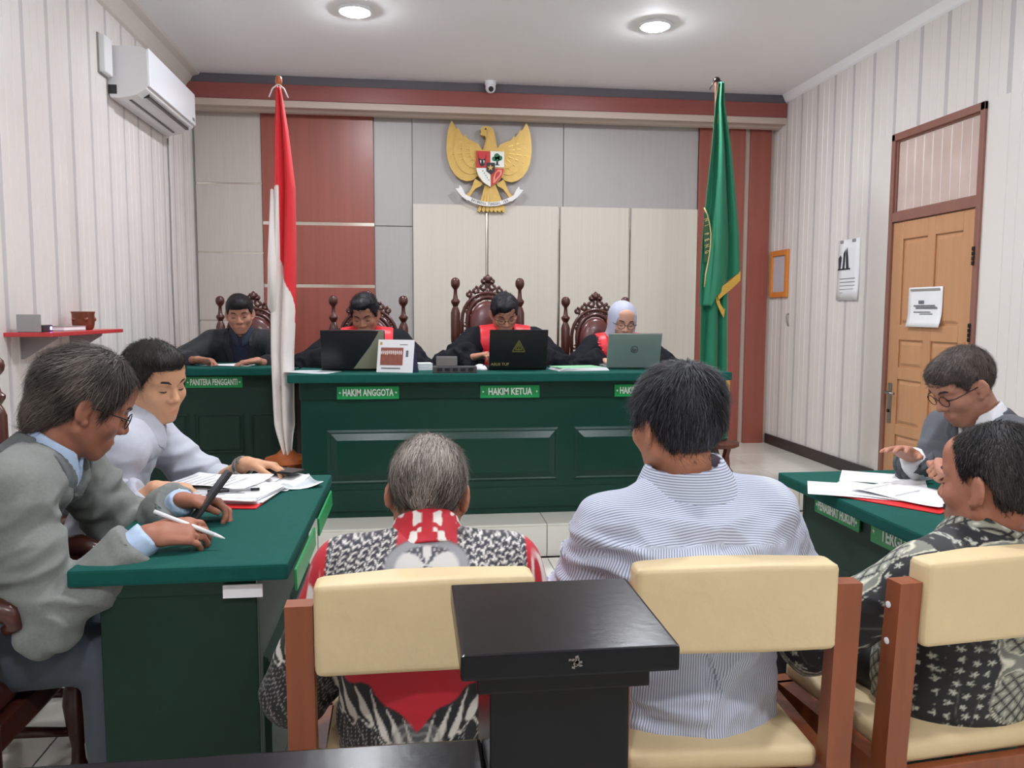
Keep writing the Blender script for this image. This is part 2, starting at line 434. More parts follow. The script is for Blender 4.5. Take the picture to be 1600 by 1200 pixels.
at = bpy.data.objects['asset_tag']; at.data.transform(Matrix.Translation((.505, -2.2625, 0))); at.parent = ldesk
rdesk = party_desk('party_desk', 'green cloth-topped desk with papers at the right, by the wooden door', 1.265, 1.80, 1.78, 2.62, 1)
# signs along the inner long edges
sign('desk_sign', '', 'green sign edge-on at the near end of the left desk', (-.268, 1.99, .697), rad(90), .36, .05).rotation_euler[0] = rad(-2)
sign('desk_sign', '', 'green sign edge-on at the far end of the left desk', (-.268, 2.44, .697), rad(90), .36, .05).rotation_euler[0] = rad(-2)
sign('desk_sign', 'PENASIHAT HUKUM', 'green sign reading PENASIHAT HUKUM on the right desk', (1.336, 2.345, .672), rad(-90), .27, .055, .042)
sign('desk_sign', 'TERGUGAT', 'green sign reading TERGUGAT on the right desk', (1.336, 2.00, .672), rad(-90), .30, .07)

# ------------------------------------------------------------------ black rail with post
rail = thing('court_rail', 'glossy black wooden rail post with square cap in the foreground', 'railing', (.18, 1.03, 0))
box('post_cap', (-.126, -.126, .868), (.14, .126, .9), 'black_lacquer', rail, .004)
box('cap_moulding', (-.105, -.108, .842), (.108, .108, .868), 'black_lacquer', rail, .003)
box('post_shaft', (-.088, -.09, 0), (.088, .09, .842), 'black_lacquer', rail, .004)
box('post_base', (-.11, -.11, 0), (.11, .11, .12), 'black_lacquer', rail, .004)
box('hand_rail', (-1.85, -.045, .655), (-.088, .045, .705), 'black_lacquer', rail, .006)
box('lower_rail', (-1.85, -.03, .12), (-.088, .03, .17), 'black_lacquer', rail, .004)
for k in range(9):
    turned('baluster', [(.018, .17), (.018, .24), (.026, .28), (.014, .32), (.024, .42), (.014, .52), (.024, .56), (.018, .6), (.018, .655)], 'black_lacquer', rail, (-.3-k*.19, 0, 0), 10)
# scuff on the cap edge
bm = bmesh.new(); random.seed(4)
for k in range(14):
    cx, cz = .012+random.gauss(0, .004), .884+random.gauss(0, .004)
    prism(bm, [(cx+random.uniform(.001, .0035)*math.cos(a), cz+random.uniform(.001, .0035)*math.sin(a)) for a in (0, 1.2, 2.4, 3.7, 5.0)], -.1264, -.1258)
from_bm('scuff_mark', bm, 'black_scuff', rail)

# ------------------------------------------------------------------ plain chairs with cream covers (foreground)
def court_chair(label, loc, rotz, w=.412):
    """origin on the floor under the middle of the back; seat towards +y"""
    t = thing('court_chair', label, 'chair', loc, rotz, 'cream padded court chairs')
    hw = w/2
    for s in (-1, 1):
        # rear post: raked, flat board
        x0, x1 = (s*(hw-.002), s*(hw+.048)); x0, x1 = min(x0, x1), max(x0, x1)
        bm = bmesh.new(); prism(bm, [(-.02, 0), (.03, 0), (.045, .40), (.02, .772), (-.02, .772), (0, .40)], x0, x1, 'x')
        from_bm('rear_post', bm, 'chair_wood', t)
        bm = bmesh.new(); prism(bm, [(.40, 0), (.445, 0), (.445, .375), (.40, .375)], x0, x1, 'x'); from_bm('front_leg', bm, 'chair_wood', t)
        bm = bmesh.new(); prism(bm, [(.03, .295), (.41, .295), (.41, .375), (.03, .375)], x0+.004, x1-.004, 'x'); from_bm('side_rail', bm, 'chair_wood', t)
        bm = bmesh.new(); prism(bm, [(.02, .14), (.41, .14), (.41, .175), (.02, .175)], x0+.012, x1-.012, 'x'); from_bm('stretcher', bm, 'chair_wood', t)
        for z in (.72, .645):
            turned('screw_plug', [(.007, 0), (.007, .0015), (.004, .0025)], 'paper', t, (s*(hw+.0485), .012, z), 10, (0, s*rad(90), 0))
    box('front_rail', (-hw, .405, .30), (hw, .435, .37), 'chair_wood', t, .002, seg=1)
    box('rear_rail', (-hw, .012, .30), (hw, .036, .36), 'chair_wood', t, .002, seg=1)
    # seat cushion
    bm = bmesh.new(); bbox(bm, (-hw+.004, .03, .36), (hw-.004, .455, .408), None, .022, 4); o = from_bm('seat', bm, 'cream_vinyl', t, True)
    # padded back with pulled cover
    bm = bmesh.new(); bbox(bm, (-hw+.003, -.032, .64), (hw-.003, .03, .815), None, .02, 4)
    bmesh.ops.subdivide_edges(bm, edges=bm.edges[:], cuts=2, use_grid_fill=True)
    for v in bm.verts:
        x, z = v.co.x/hw, (v.co.z-.727)/.1
        v.co.y += .012*(1-x*x)*(1 if v.co.y > 0 else -.45) - .03*(v.co.z-.735)
        v.co.z += .006*(1-x*x)*(1 if z > 0 else -.3) + .004*mnoise.noise(v.co*14)
        v.co.y += .003*mnoise.noise(v.co*Vector((25, 8, 40)))
    from_bm('padded_back', bm, 'cream_vinyl', t, True)
    return t
CH = []
CH.append(court_chair('cream padded chair holding the man in red batik', (.022, 1.46, 0), rad(1)))
CH.append(court_chair('cream padded chair holding the man in the striped shirt', (.625, 1.47, 0), rad(-3)))
CH.append(court_chair('cream padded chair cut by the right edge, holding black batik man', (1.20, 1.47, 0), rad(6)))

# ------------------------------------------------------------------ carved high-back chairs
def scroll(cx, cz, r0, turns, a0, s=1, n=14):
    return [(cx + s*(r0*(1-.8*i/(n-1)))*math.cos(a0+turns*2*PI*i/(n-1)), 0, cz + (r0*(1-.8*i/(n-1)))*math.sin(a0+turns*2*PI*i/(n-1))) for i in range(n)]
def carved_chair(label, loc, rotz, H=1.25, w=.52, group='carved high-back chairs'):
    """origin on floor; back plane at y=0, sitter faces -y"""
    t = thing('carved_chair', label, 'chair', loc, rotz, group)
    hw = w/2-.03; q = H/1.25
    prof = [(.030, 0), (.030, .02), (.024, .05), (.020, .12), (.026, .30), (.033, .36), (.033, .50)]
    prof += [(.022, .52), (.020, .60), (.024, .72*q), (.020, .78*q), (.030, .80*q), (.031, .815*q), (.022, .83*q), (.030, .85*q), (.032, .87*q), (.032, 1.03*q), (.024, 1.055*q), (.016, 1.07*q),
             (.030, 1.095*q), (.031, 1.105*q), (.017, 1.120*q), (.013, 1.145*q), (.012, 1.175*q), (.020, 1.184*q), (.029, 1.197*q), (.032, 1.215*q), (.029, 1.233*q), (.018, 1.246*q), (.004, 1.25*q)]
    for s in (-1, 1): turned('back_post', prof, 'carved_wood', t, (s*hw, 0, 0), 14)
    # leather pad with arched top inside a rim
    ph = 1.115*q; pw = hw-.095
    arch = [(-pw, .52), (pw, .52), (pw, ph-.16)] + [(pw*math.cos(a), ph-.16+.15*math.sin(a)) for a in [PI*k/12 for k in range(1, 12)]] + [(-pw, ph-.16)]
    bm = bmesh.new(); cen = (0, .75)
    rings = []
    for sc_, yy in ((1, .012), (1, -.02), (.93, -.04), (.7, -.055), (.3, -.062)):
        rings.append([bm.verts.new((a*sc_, yy, .76+(b-.76)*sc_)) for a, b in arch])
    for A, B in zip(rings, rings[1:]):
        for i in range(len(arch)): bm.faces.new((A[i], A[(i+1) % len(arch)], B[(i+1) % len(arch)], B[i]))
    bm.faces.new(rings[-1]); bm.faces.new(rings[0])
    from_bm('leather_back', bm, 'leather', t, True)
    # carved openwork surround
    bm = bmesh.new()
    rim = [(a*1.1, .0, .5+(b-.5)*1.035) for a, b in arch]
    tube(bm, rim, .016, 8, True)
    ow = hw-.045
    outer = [(-ow, 0, .55), (-ow, 0, ph-.14)] + [(ow*math.cos(a), 0, ph-.14+.185*math.sin(a)) for a in [PI-PI*k/14 for k in range(1, 14)]] + [(ow, 0, ph-.14), (ow, 0, .55)]
    tube(bm, outer, .012, 8)
    for s in (-1, 1):
        z = .58
        while z < ph-.16:
            tube(bm, scroll(s*(ow-.022), z, .020, .9, 0 if s > 0 else PI, 1), [.008]*8+[.007]*6, 6); z += .052
        for a in (0.35, .75, 1.12, 1.45):
            rr = ow-.012 + .0
            cx, cz = (rr-.02)*math.cos(a)*s, ph-.14+.165*math.sin(a)
            tube(bm, scroll(cx, cz, .030, 1.2, a, s), [.009]*8+[.008]*6, 6)
            tube(bm, scroll(cx*1.08, cz+.035, .020, 1.0, a+PI/2, s), .007, 6)
        # crest leaves
        for cx, cz, r in ((.035, ph+.085, .030), (.085, ph+.06, .026), (.03, ph+.125, .022), (.13, ph+.035, .022)):
            tube(bm, scroll(s*cx, cz*1.0, r, 1.1, PI/2, s), .010, 6)
    lathe(bm, [(.004, -.03), (.02, -.02), (.026, 0), (.018, .02), (.004, .034)], 8, Matrix.Translation((0, 0, ph+.135)))
    from_bm('carved_crest', bm, 'carved_wood', t, True)
    for s in (-1, 1):
        box('back_bracket', (min(s*ow, s*hw), -.012, .90*q), (max(s*ow, s*hw), .012, .98*q), 'carved_wood', t, .004)
    box('back_rail', (-hw, -.018, .49), (hw, .018, .55), 'carved_wood', t, .005)
    bm = bmesh.new(); bbox(bm, (-hw+.02, -.47, .42), (hw-.02, -.0, .49), None, .03, 4); from_bm('seat', bm, 'leather', t, True)
    box('seat_frame', (-hw, -.49, .36), (hw, .02, .42), 'carved_wood', t, .008)
    for s in (-1, 1):
        turned('front_leg', [(.022, 0), (.03, .02), (.03, .06), (.018, .09), (.016, .13), (.028, .20), (.034, .25), (.03, .29), (.02, .31), (.034, .33), (.034, .42), (.02, .44), (.018, .47),
                             (.028, .52), (.034, .57), (.026, .61), (.018, .63), (.03, .645), (.03, .66)], 'carved_wood', t, (s*hw, -.46, 0), 14)
        bm = bmesh.new()
        pts = [(s*hw, .0, .70), (s*hw, -.12, .69), (s*hw, -.26, .675), (s*hw, -.40, .68), (s*hw, -.49, .685), (s*hw, -.53, .67), (s*hw, -.535, .645), (s*hw, -.515, .635)]
        tube(bm, pts, [.018, .02, .023, .026, .028, .024, .018, .012], 10); from_bm('armrest', bm, 'carved_wood', t, True)
        tube_obj('stretcher', [(s*hw, 0, .17), (s*hw, -.23, .18), (s*hw, -.46, .17)], [.012, .018, .012], 'carved_wood', t)
    tube_obj('stretcher', [(-hw, -.23, .18), (0, -.23, .18), (hw, -.23, .18)], [.012, .018, .012], 'carved_wood', t)
    return t
carved_chair('tall carved chair with leather back behind the presiding judge', (.515, 5.46, ZP), 0, 1.36, .50)
carved_chair('carved chair behind the judge with the two-tone laptop', (-.285, 5.44, ZP), rad(0), 1.235, .52)
carved_chair('carved chair with leather back behind the judge in the grey headscarf', (1.265, 5.46, ZP), rad(0), 1.235, .48)
carved_chair('carved chair behind the clerk, half hidden by the flag', (-1.12, 5.92, ZP), rad(0), 1.235, .52)
carved_chair('dark carved chair with turned legs at the lower left corner', (-1.365, 1.97, 0), rad(90), 1.15, .52)
carved_chair('carved chair under the man in the grey shirt', (-1.40, 2.66, 0), rad(90), 1.15, .52)
carved_chair('carved chair under the man in the charcoal jacket', (2.42, 2.30, 0), rad(-90), 1.1, .52)
# ------------------------------------------------------------------ door on the right wall
XD = XR-.012
dr = struct(empty('door_1', None, (XR, 4.465, 0)), 'light brown six-panel wooden door with transom light')
dm, fm = 'door_wood', 'door_frame'
hw_ = (D1-D0)/2
def dbox(name, y0, y1, z0, z1, x0, x1, m, bev=.003, parent=None): return box(name, (-x1, y0, z0), (-x0, y1, z1), m, parent or dr, bev, seg=1)
for s in (-1, 1): dbox('door_frame', min(s*hw_, s*(hw_-.035)), max(s*hw_, s*(hw_-.035)), 0, DZ, -.02, .03, fm)
dbox('door_frame', -hw_, hw_, DZ-.045, DZ, -.02, .03, fm); dbox('door_frame', -hw_+.035, hw_-.035, 1.885, 1.945, -.02, .028, fm)
leaf = dbox('door_leaf', -hw_+.037, hw_-.037, .01, 1.882, -.03, .002, dm)
# door members proud of the leaf, leaving six sunk fields with bevelled panels
def st(y0, y1, z0, z1): return dbox('door_member', y0, y1, z0, z1, .002, .014, dm, .003, leaf)
e = hw_-.037
st(-e, -e+.105, .01, 1.882); st(e-.105, e, .01, 1.882); st(-.035, .035, .01, 1.882)
zs = [(.01, .19), (.50, .58), (.88, .905+.06), (1.13, 1.24), (1.775, 1.882)]
zs = [(.01, .20), (.555, .62), (.895, .915), (1.135, 1.235), (1.765, 1.882)]
for a, b in ((.01, .20), (.535, .60), (.89, .965), (1.14, 1.235), (1.77, 1.882)):
    st(-e+.105, -.035, a, b); st(.035, e-.105, a, b)
for y0, y1 in ((-e+.105, -.035), (.035, e-.105)):
    for z0, z1 in ((.20, .535), (.60, .89), (.965, 1.14), (1.235, 1.77)):
        bm = bmesh.new(); R = []
        for ins, d in ((.012, .002), (.03, .011), (.034, .011)):
            R.append([bm.verts.new(v) for v in ((-d, y0+ins, z0+ins), (-d, y1-ins, z0+ins), (-d, y1-ins, z1-ins), (-d, y0+ins, z1-ins))])
        for A, B in zip(R, R[1:]):
            for i in range(4): bm.faces.new((A[i], A[(i+1) % 4], B[(i+1) % 4], B[i]))
        bm.faces.new(R[-1]); from_bm('door_panel', bm, dm, leaf)
# lock on the far stile, hinges on the near one
lk = dbox('lock_plate', e-.062, e-.022, .60, .86, .014, .02, 'metal', .003, leaf)
tube_obj('door_handle', [(-.02, e-.042, .80), (-.055, e-.042, .80), (-.06, e-.05, .80), (-.06, e-.15, .80)], .008, 'metal', leaf)
turned('key_cylinder', [(.011, 0), (.011, .008), (.004, .008)], 'dark_metal', leaf, (-.02, e-.042, .68), 12, (0, rad(-90), 0))
for z in (.3, 1.20, 1.62):
    hb = bmesh.new()
    for k in range(4): lathe(hb, [(.007, k*.026), (.009, k*.026+.004), (.009, k*.026+.02), (.007, k*.026+.024)], 8, Matrix.Translation((-.034, -e-.012, z-.05)))
    from_bm('hinge', hb, 'dark_metal', leaf)
# transom: ribbed frosted pane strips behind a pink curtain look
tp = mat('transom_glass', (206, 184, 176), .22, var=(5, .12), bump=((2, 14, 1.5), .3, .01), spec=.6)
n = 9
for k in range(n):
    a = -hw_+.045 + k*(2*hw_-.09)/n; b = a+(2*hw_-.09)/n
    dbox('transom_pane', a+.003, b-.003, 1.95, DZ-.05, -.012, .004, tp, .004)
for z in (1.947, DZ-.048): dbox('transom_bead', -hw_+.037, hw_-.037, z-.006, z+.006, .0, .014, fm, .002)
for s in (-1, 1): dbox('transom_bead', s*(hw_-.041)-.006, s*(hw_-.041)+.006, 1.95, DZ-.05, .0, .014, fm, .002)
# notice taped on the door
nt_ = thing('door_notice', 'white printed notice taped to the wooden door', 'notice', (XR-.0152, 4.49, 1.225), rad(-90))
bm = bmesh.new(); g = []
for i in range(9):
    z = .24*i/8; g.append([bm.verts.new((x, -.002-.018*max(0, (.10-z)/.10)**2-.004*math.sin(x*9+z*20)*.3, z)) for x in np.linspace(-.16, .16, 9)])
for i in range(8):
    for j in range(8): bm.faces.new((g[i][j], g[i][j+1], g[i+1][j+1], g[i+1][j]))
o = from_bm('notice_sheet', bm, 'paper', nt_, True); o.modifiers.new('s', 'SOLIDIFY').thickness = .0012
for z, w, h, x in ((.225, .28, .012, 0), (.15, .05, .02, -.03), (.128, .20, .008, 0), (.115, .2, .01, .02), (.09, .16, .006, -.02), (.078, .12, .006, .02)):
    box('printed_line', (x-w/2, -.0075, z-h/2), (x+w/2, -.0062, z+h/2), 'ink' if z < .2 else 'grey_plastic', nt_)
# orange frame and wall calendar
fr = thing('picture_frame', 'small orange wooden frame on the white wall near the flag', 'frame', (XR-.0125, 6.43, 1.635), rad(-90))
for a, b, c, d in ((-.16, -.115, -.195, .195), (.115, .16, -.195, .195), (-.115, .115, .15, .195), (-.115, .115, -.195, -.15)):
    box('frame_bar', (a, -.022, c), (b, -.001, d), mat('orange_wood', (222, 138, 60), .4), fr, .003, seg=1)
box('frame_print', (-.117, -.008, -.152), (.117, -.002, .152), mat('print_grey', (196, 196, 204), .15, var=(14, .05)), fr)
cl = thing('wall_calendar', 'white wall calendar with dark figure hanging on the ribbed wall', 'calendar', (XR-.0125, 5.36, 1.40), rad(-90))
for k in range(4):
    bm = bmesh.new(); g = []
    for i in range(7):
        z = .42*i/6; g.append([bm.verts.new((x, -.002-.0022*k-.02*max(0, (.2-z)/.2)**1.5*(1-k*.12)*(.5+x), z+.002*k)) for x in np.linspace(-.14, .14, 5)])
    for i in range(6):
        for j in range(4): bm.faces.new((g[i][j], g[i][j+1], g[i+1][j+1], g[i+1][j]))
    o = from_bm('calendar_sheet', bm, 'paper', cl, True); o.modifiers.new('s', 'SOLIDIFY').thickness = .001
for pts in ([(-.12, .22), (-.10, .225), (-.085, .30), (-.10, .32), (-.125, .30)], [(-.07, .22), (-.045, .22), (-.035, .36), (-.06, .33)], [(-.02, .22), (.01, .225), (.0, .30), (-.015, .37), (-.03, .33)], [(-.13, .215), (.03, .215), (.03, .225), (-.13, .225)]):
    poly('printed_figure', pts, -.0125, -.0112, 'ink_dark', cl)
for k in range(5): box('printed_line', (-.1, -.016 if False else -.0125, .15-.025*k), (.1, -.0112, .154-.025*k), 'ink', cl)
for x in (-.09, .07): box('binding_clip', (x-.02, -.014, .405), (x+.02, -.001, .424), 'grey_plastic', cl)
tube_obj('wall_hook', [(XR-.012, 6.25, 1.30), (XR-.03, 6.25, 1.30), (XR-.034, 6.25, 1.28), (XR-.03, 6.25, 1.24), (XR-.014, 6.25, 1.20)], .006, 'grey_plastic')
tag(bpy.data.objects['wall_hook'], 'small grey hook on the white wall below the orange frame', 'hook')

# ------------------------------------------------------------------ left wall: air conditioner, junction box, shelf
ac = thing('air_conditioner', 'white split air conditioner high on the left wall', 'air conditioner', (XL+.012, 5.35, 2.50))
bm = bmesh.new()
prof = [(0, .03), (0, .285), (.18, .285), (.208, .27), (.212, .26), (.212, .075), (.20, .055), (.15, .02), (.06, .0), (.01, .0)]
prism(bm, [(a, b) for a, b in prof], -.49, .49, 'y'); from_bm('body', bm, 'white_plastic', ac)
box('front_panel', (.209, -.485, .068), (.222, .485, .278), mat('ac_gloss', (244, 246, 252), .12), ac, .006)
box('louvre_slot', (.138, -.40, .026), (.190, .42, .052), 'dark_plastic', ac)
o = box('louvre', (-.022, -.39, -.003), (.022, .41, .003), 'white_plastic', ac, .002, (.172, 0, .030), (0, rad(-38), 0))
box('outlet_slot', (.085, -.42, .004), (.10, .42, .012), 'dark_plastic', ac)
box('side_vent', (.0, -.492, .02), (.045, -.489, .07), 'dark_plastic', ac, .0)
box('display_window', (.222, .40, .09), (.2235, .46, .11), 'grey_plastic', ac)
jb = thing('junction_box', 'small white box on the wall behind the air conditioner', 'box', (XL+.012, 4.79, 2.60))
box('cover', (0, -.075, 0), (.04, .04, .20), 'white_plastic', jb, .01, seg=3); box('back_plate', (0, -.08, -.006), (.008, .045, .206), 'grey_plastic', jb)
cb = tube_obj('drain_cord', [(XL+.02, 5.93, 2.5), (XL+.02, 5.94, 2.2), (XL+.02, 5.93, 1.6), (XL+.02, 5.95, 1.0), (XL+.02, 5.94, .5)], .005, 'grey_plastic')
tag(cb, 'thin grey cord running down the wall below the air conditioner', 'cord')
cc = thing('ceiling_camera', 'small white dome camera mounted at the ceiling edge', 'camera', (.62, 6.36, ZC))
turned('camera_base', [(.045, 0), (.045, -.02), (.038, -.035)][::-1], 'white_plastic', cc, n=18)
bm = bmesh.new(); bmesh.ops.create_uvsphere(bm, u_segments=18, v_segments=12, radius=.04, matrix=Matrix.Translation((0, -.005, -.05))); o = from_bm('camera_head', bm, 'white_plastic', cc, True)
turned('lens', [(.02, 0), (.02, .012), (.008, .013)], 'black_plastic', o, (0, -.036, -.065), 14, (rad(110), 0, 0))
sh = thing('wall_shelf', 'narrow red shelf on the left wall', 'shelf', (XL+.012, 3.95, 1.195))
box('shelf_board', (0, -.40, 0), (.195, .42, .018), mat('red_shelf', (196, 56, 60), .3), sh, .002, seg=1)
for y in (-.25, .25):
    bm = bmesh.new(); prism(bm, [(0, 0), (.15, 0), (.15, -.012), (.012, -.1), (0, -.1)], y-.006, y+.006, 'y'); from_bm('bracket', bm, 'grey_plastic', sh)
mg = thing('copper_pot', 'small copper brown pot on the red shelf', 'pot', (-1.585, 4.13, 1.2135))
cp = mat('copper', (128, 72, 52), .3, metal=.35, var=(40, .2))
turned('pot_body', [(.036, 0), (.045, .006), (.05, .03), (.05, .075), (.053, .082), (.053, .088), (.047, .088), (.044, .07), (.04, .03), (.01, .02)], cp, mg, n=24)
for k in range(5):
    a = k*2*PI/5+.3; bm = bmesh.new(); bmesh.ops.create_uvsphere(bm, u_segments=8, v_segments=6, radius=.012, matrix=Matrix.Translation((.046*math.cos(a), .046*math.sin(a), .05))); from_bm('embossed_boss', bm, cp, mg, True)
rt = thing('router_box', 'dark device with a blue light at the near end of the red shelf', 'device', (-1.60, 3.66, 1.2135), rad(8))
box('case', (-.05, -.07, 0), (.05, .07, .03), 'dark_plastic', rt, .006)
o = box('stand', (-.045, -.09, .0), (.045, -.075, .075), 'grey_plastic', rt, .004)
box('indicator_light', (.046, .03, .008), (.0515, .05, .022), mat('blue_light', (120, 120, 255), emit=((110, 110, 255), 4.0)), rt)
bk = thing('notebook', 'grey notebook lying on the red shelf beside the copper pot', 'notebook', (-1.60, 3.94, 1.2135), rad(-6))
box('pages', (-.055, -.095, .003), (.053, .095, .018), 'paper', bk); box('cover', (-.057, -.097, .018), (.055, .097, .021), 'grey_plastic', bk); box('cover', (-.057, -.097, 0), (.055, .097, .003), 'grey_plastic', bk)

# ------------------------------------------------------------------ gold eagle emblem
GS = .000707
def g2(x, y): return ((x-640)*GS, (600-y)*GS)
em = thing('eagle_emblem', 'golden eagle emblem with quartered shield above the cream panels', 'emblem', (.632, YB-.046, 2.478))
wingL = [(215, 90), (240, 145), (290, 212), (345, 265), (400, 295), (460, 320), (515, 345), (548, 390), (575, 430), (560, 560), (520, 690), (468, 742), (440, 755), (380, 765), (310, 745), (250, 700), (195, 620), (165, 530), (150, 430), (155, 300), (172, 195), (195, 125)]
for s in (-1, 1):
    def P(q): a, b = g2(*q); return (a if s < 0 else -a, b)
    bm = bmesh.new(); prism(bm, [P(q) for q in wingL], -.028, 0)
    # feather layers: nested plates and ribs
    cx, cy = 560, 440
    for sc_, d0, d1 in ((.80, -.036, -.028), (.58, -.044, -.036), (.36, -.052, -.044)):
        prism(bm, [P((cx+(x-cx)*sc_, cy+(y-cy)*(sc_*.96))) for x, y in wingL], d0, d1)
    for k in range(3, 9):     # primaries as ridges
        a = rad(100 + k*17); L = 300 if k > 1 else 330
        x0, y0 = cx-60*math.cos(rad(60))-.0, cy
        p0 = P((cx+ (60)*math.cos(a), cy-60*math.sin(a)*1.0)); p1 = P((cx+L*1.15*math.cos(a), cy-L*.92*math.sin(a)))
        i0 = Vector((p0[0], -.048, p0[1])); i1 = Vector((p1[0], -.027, p1[1]))
        if i1.x*s < 0: continue
        tube(bm, [i0, (i0+i1)/2, i1], [.006, .009, .005], 6)
    from_bm('wing', bm, 'gold', em)
bm = bmesh.new()
body = [(570, 400), (590, 330), (600, 290), (590, 262), (562, 262), (548, 240), (560, 235), (540, 215), (535, 185), (560, 158), (610, 150), (660, 160), (690, 200), (705, 260), (715, 330), (735, 400), (760, 500), (770, 650), (745, 760), (640, 830), (545, 760), (515, 650), (530, 500)]
prism(bm, [g2(*q) for q in body], -.05, 0); prism(bm, [g2(640+(x-640)*.8, 480+(y-480)*.85) for x, y in body[10:]+body[:3]], -.062, -.05)
from_bm('body', bm, 'gold', em)
poly('beak', [g2(*q) for q in ((548, 222), (535, 235), (540, 255), (575, 258), (580, 235))], -.056, -.01, 'gold', em)
bm = bmesh.new(); prism(bm, [g2(*q) for q in ((585, 180), (600, 178), (603, 190), (588, 193))], -.067, -.048); from_bm('eye', bm, 'ink_dark', em)
for s in (-1, 1):        # legs
    f = (lambda x: x) if s < 0 else (lambda x: 1280-x)
    poly('leg', [g2(f(x), y) for x, y in ((480, 740), (560, 790), (545, 815), (480, 850), (440, 900), (400, 965), (370, 955), (345, 940), (410, 890), (445, 820), (460, 770))], -.045, -.005, 'gold', em)
bm = bmesh.new()         # tail feathers
for k in range(7):
    x0 = 590+k*17; x1 = 505+k*47
    prism(bm, [g2(x0, 800), g2(x0+20, 800), g2(x1+42, 1085), g2(x1+24, 1112), g2(x1, 1098)], -.04+.003*abs(k-3), 0)
from_bm('tail', bm, 'gold', em)
# shield fields
sw, sr, sb = mat('shield_white', (236, 236, 230), .4), mat('shield_red', (196, 42, 48), .4), mat('shield_black', (30, 26, 28), .4)
def fld(name, pts, m, d=-.076, d0=-.06, parent=None): return poly(name, [g2(*q) for q in pts], d, d0, m, parent or em)
shd = fld('shield_rim', [(478, 428), (806, 428), (812, 640), (780, 720), (730, 780), (648, 836), (565, 785), (510, 720), (482, 640)], 'gold', -.068, -.05)
fld('shield_field', [(484, 436), (640, 436), (640, 620), (484, 620)], sr, parent=shd); fld('shield_field', [(648, 436), (804, 436), (804, 612), (648, 612)], sw, parent=shd)
fld('shield_field', [(486, 626), (640, 626), (650, 832), (600, 805), (560, 775), (515, 715), (490, 650)], sw, parent=shd); fld('shield_field', [(658, 626), (800, 626), (796, 665), (772, 720), (725, 778), (656, 826)], sr, parent=shd)
c_ = [(600+0, 565), (697, 565), (697, 660), (650, 695), (600, 660)]
fld('shield_heart', c_, sb, -.084, -.07, shd)
fld('star', [(646+(36 if k % 2 == 0 else 15)*math.sin(k*PI/5), 622-(36 if k % 2 == 0 else 15)*math.cos(k*PI/5)) for k in range(10)], 'gold', -.088, -.08, shd)
fld('bull_head', [(505, 470), (520, 520), (545, 530), (560, 530), (585, 520), (598, 470), (590, 540), (580, 590), (552, 612), (525, 590), (512, 540)], sb, -.080, -.07, shd)
for dx in (535, 572): fld('bull_marking', [(dx-8, 540), (dx+8, 545), (dx, 580)], sw, -.083, -.075, shd)
tg = mat('tree_green', (24, 110, 70), .5)
bm = bmesh.new()
for cx, cy, r in ((690, 520, 26), (720, 490, 32), (755, 510, 28), (725, 525, 28)): prism(bm, [g2(cx+r*math.cos(a), cy+r*math.sin(a)) for a in [2*PI*k/10 for k in range(10)]], -.081, -.07)
from_bm('tree_crown', bm, tg, shd); fld('tree_trunk', [(714, 530), (732, 530), (736, 580), (755, 590), (690, 590), (712, 578)], sb, -.080, -.07, shd)
bm = bmesh.new()
for k in range(5): prism(bm, [g2(560+k*17+a, 655+k*25+b) for a, b in ((-6, 0), (0, -9), (6, 0), (0, 14))], -.080, -.07)
from_bm('rice_grains', bm, mat('rice', (120, 130, 120), .5), shd)
fld('chain_link', [(735, 640), (780, 645), (775, 690), (735, 740), (695, 790), (675, 790), (680, 730), (700, 675)], mat('chain_tan', (226, 150, 120), .5), -.080, -.07, shd)
fld('chain_core', [(735, 660), (758, 665), (750, 695), (725, 725), (700, 755), (698, 725), (712, 680)], sr, -.083, -.075, shd)
# ribbon with motto
rb = mat('ribbon', (236, 234, 232), .45)
def rc(t): return (640+(t)*235, 965 + 60*(1-(t)**2))
pts = [rc(t) for t in np.linspace(-1, 1, 17)]
rib = poly('ribbon', [g2(x, y-24) for x, y in pts]+[g2(x, y+24) for x, y in pts[::-1]], -.062, -.05, rb, em)
for s in (-1, 1):
    f = (lambda x: x) if s < 0 else (lambda x: 1280-x)
    poly('ribbon_end', [g2(f(x), y) for x, y in ((405, 940), (360, 915), (330, 850), (300, 815), (290, 850), (250, 855), (285, 900), (320, 940), (380, 985), (410, 985))], -.055, -.045, rb, em)
S = 'BHINNEKA TUNGGAL IKA'
bm = bmesh.new()
for i, ch in enumerate(S):
    if ch == ' ': continue
    t = -.86+1.72*i/(len(S)-1); x, y = rc(t); ang = math.atan2(-(60*-2*t), 235)
    me = text_mesh(ch, .030, .62, .0006, .0005); mm = Matrix.Translation((g2(x, y)[0], -.0628, g2(x, y)[1])) @ Matrix.Rotation(-ang, 4, 'Y') @ Matrix.Rotation(rad(90), 4, 'X')
    me.transform(mm); bm.from_mesh(me); bpy.data.meshes.remove(me)
from_bm('motto_letters', bm, 'ink_dark', rib)

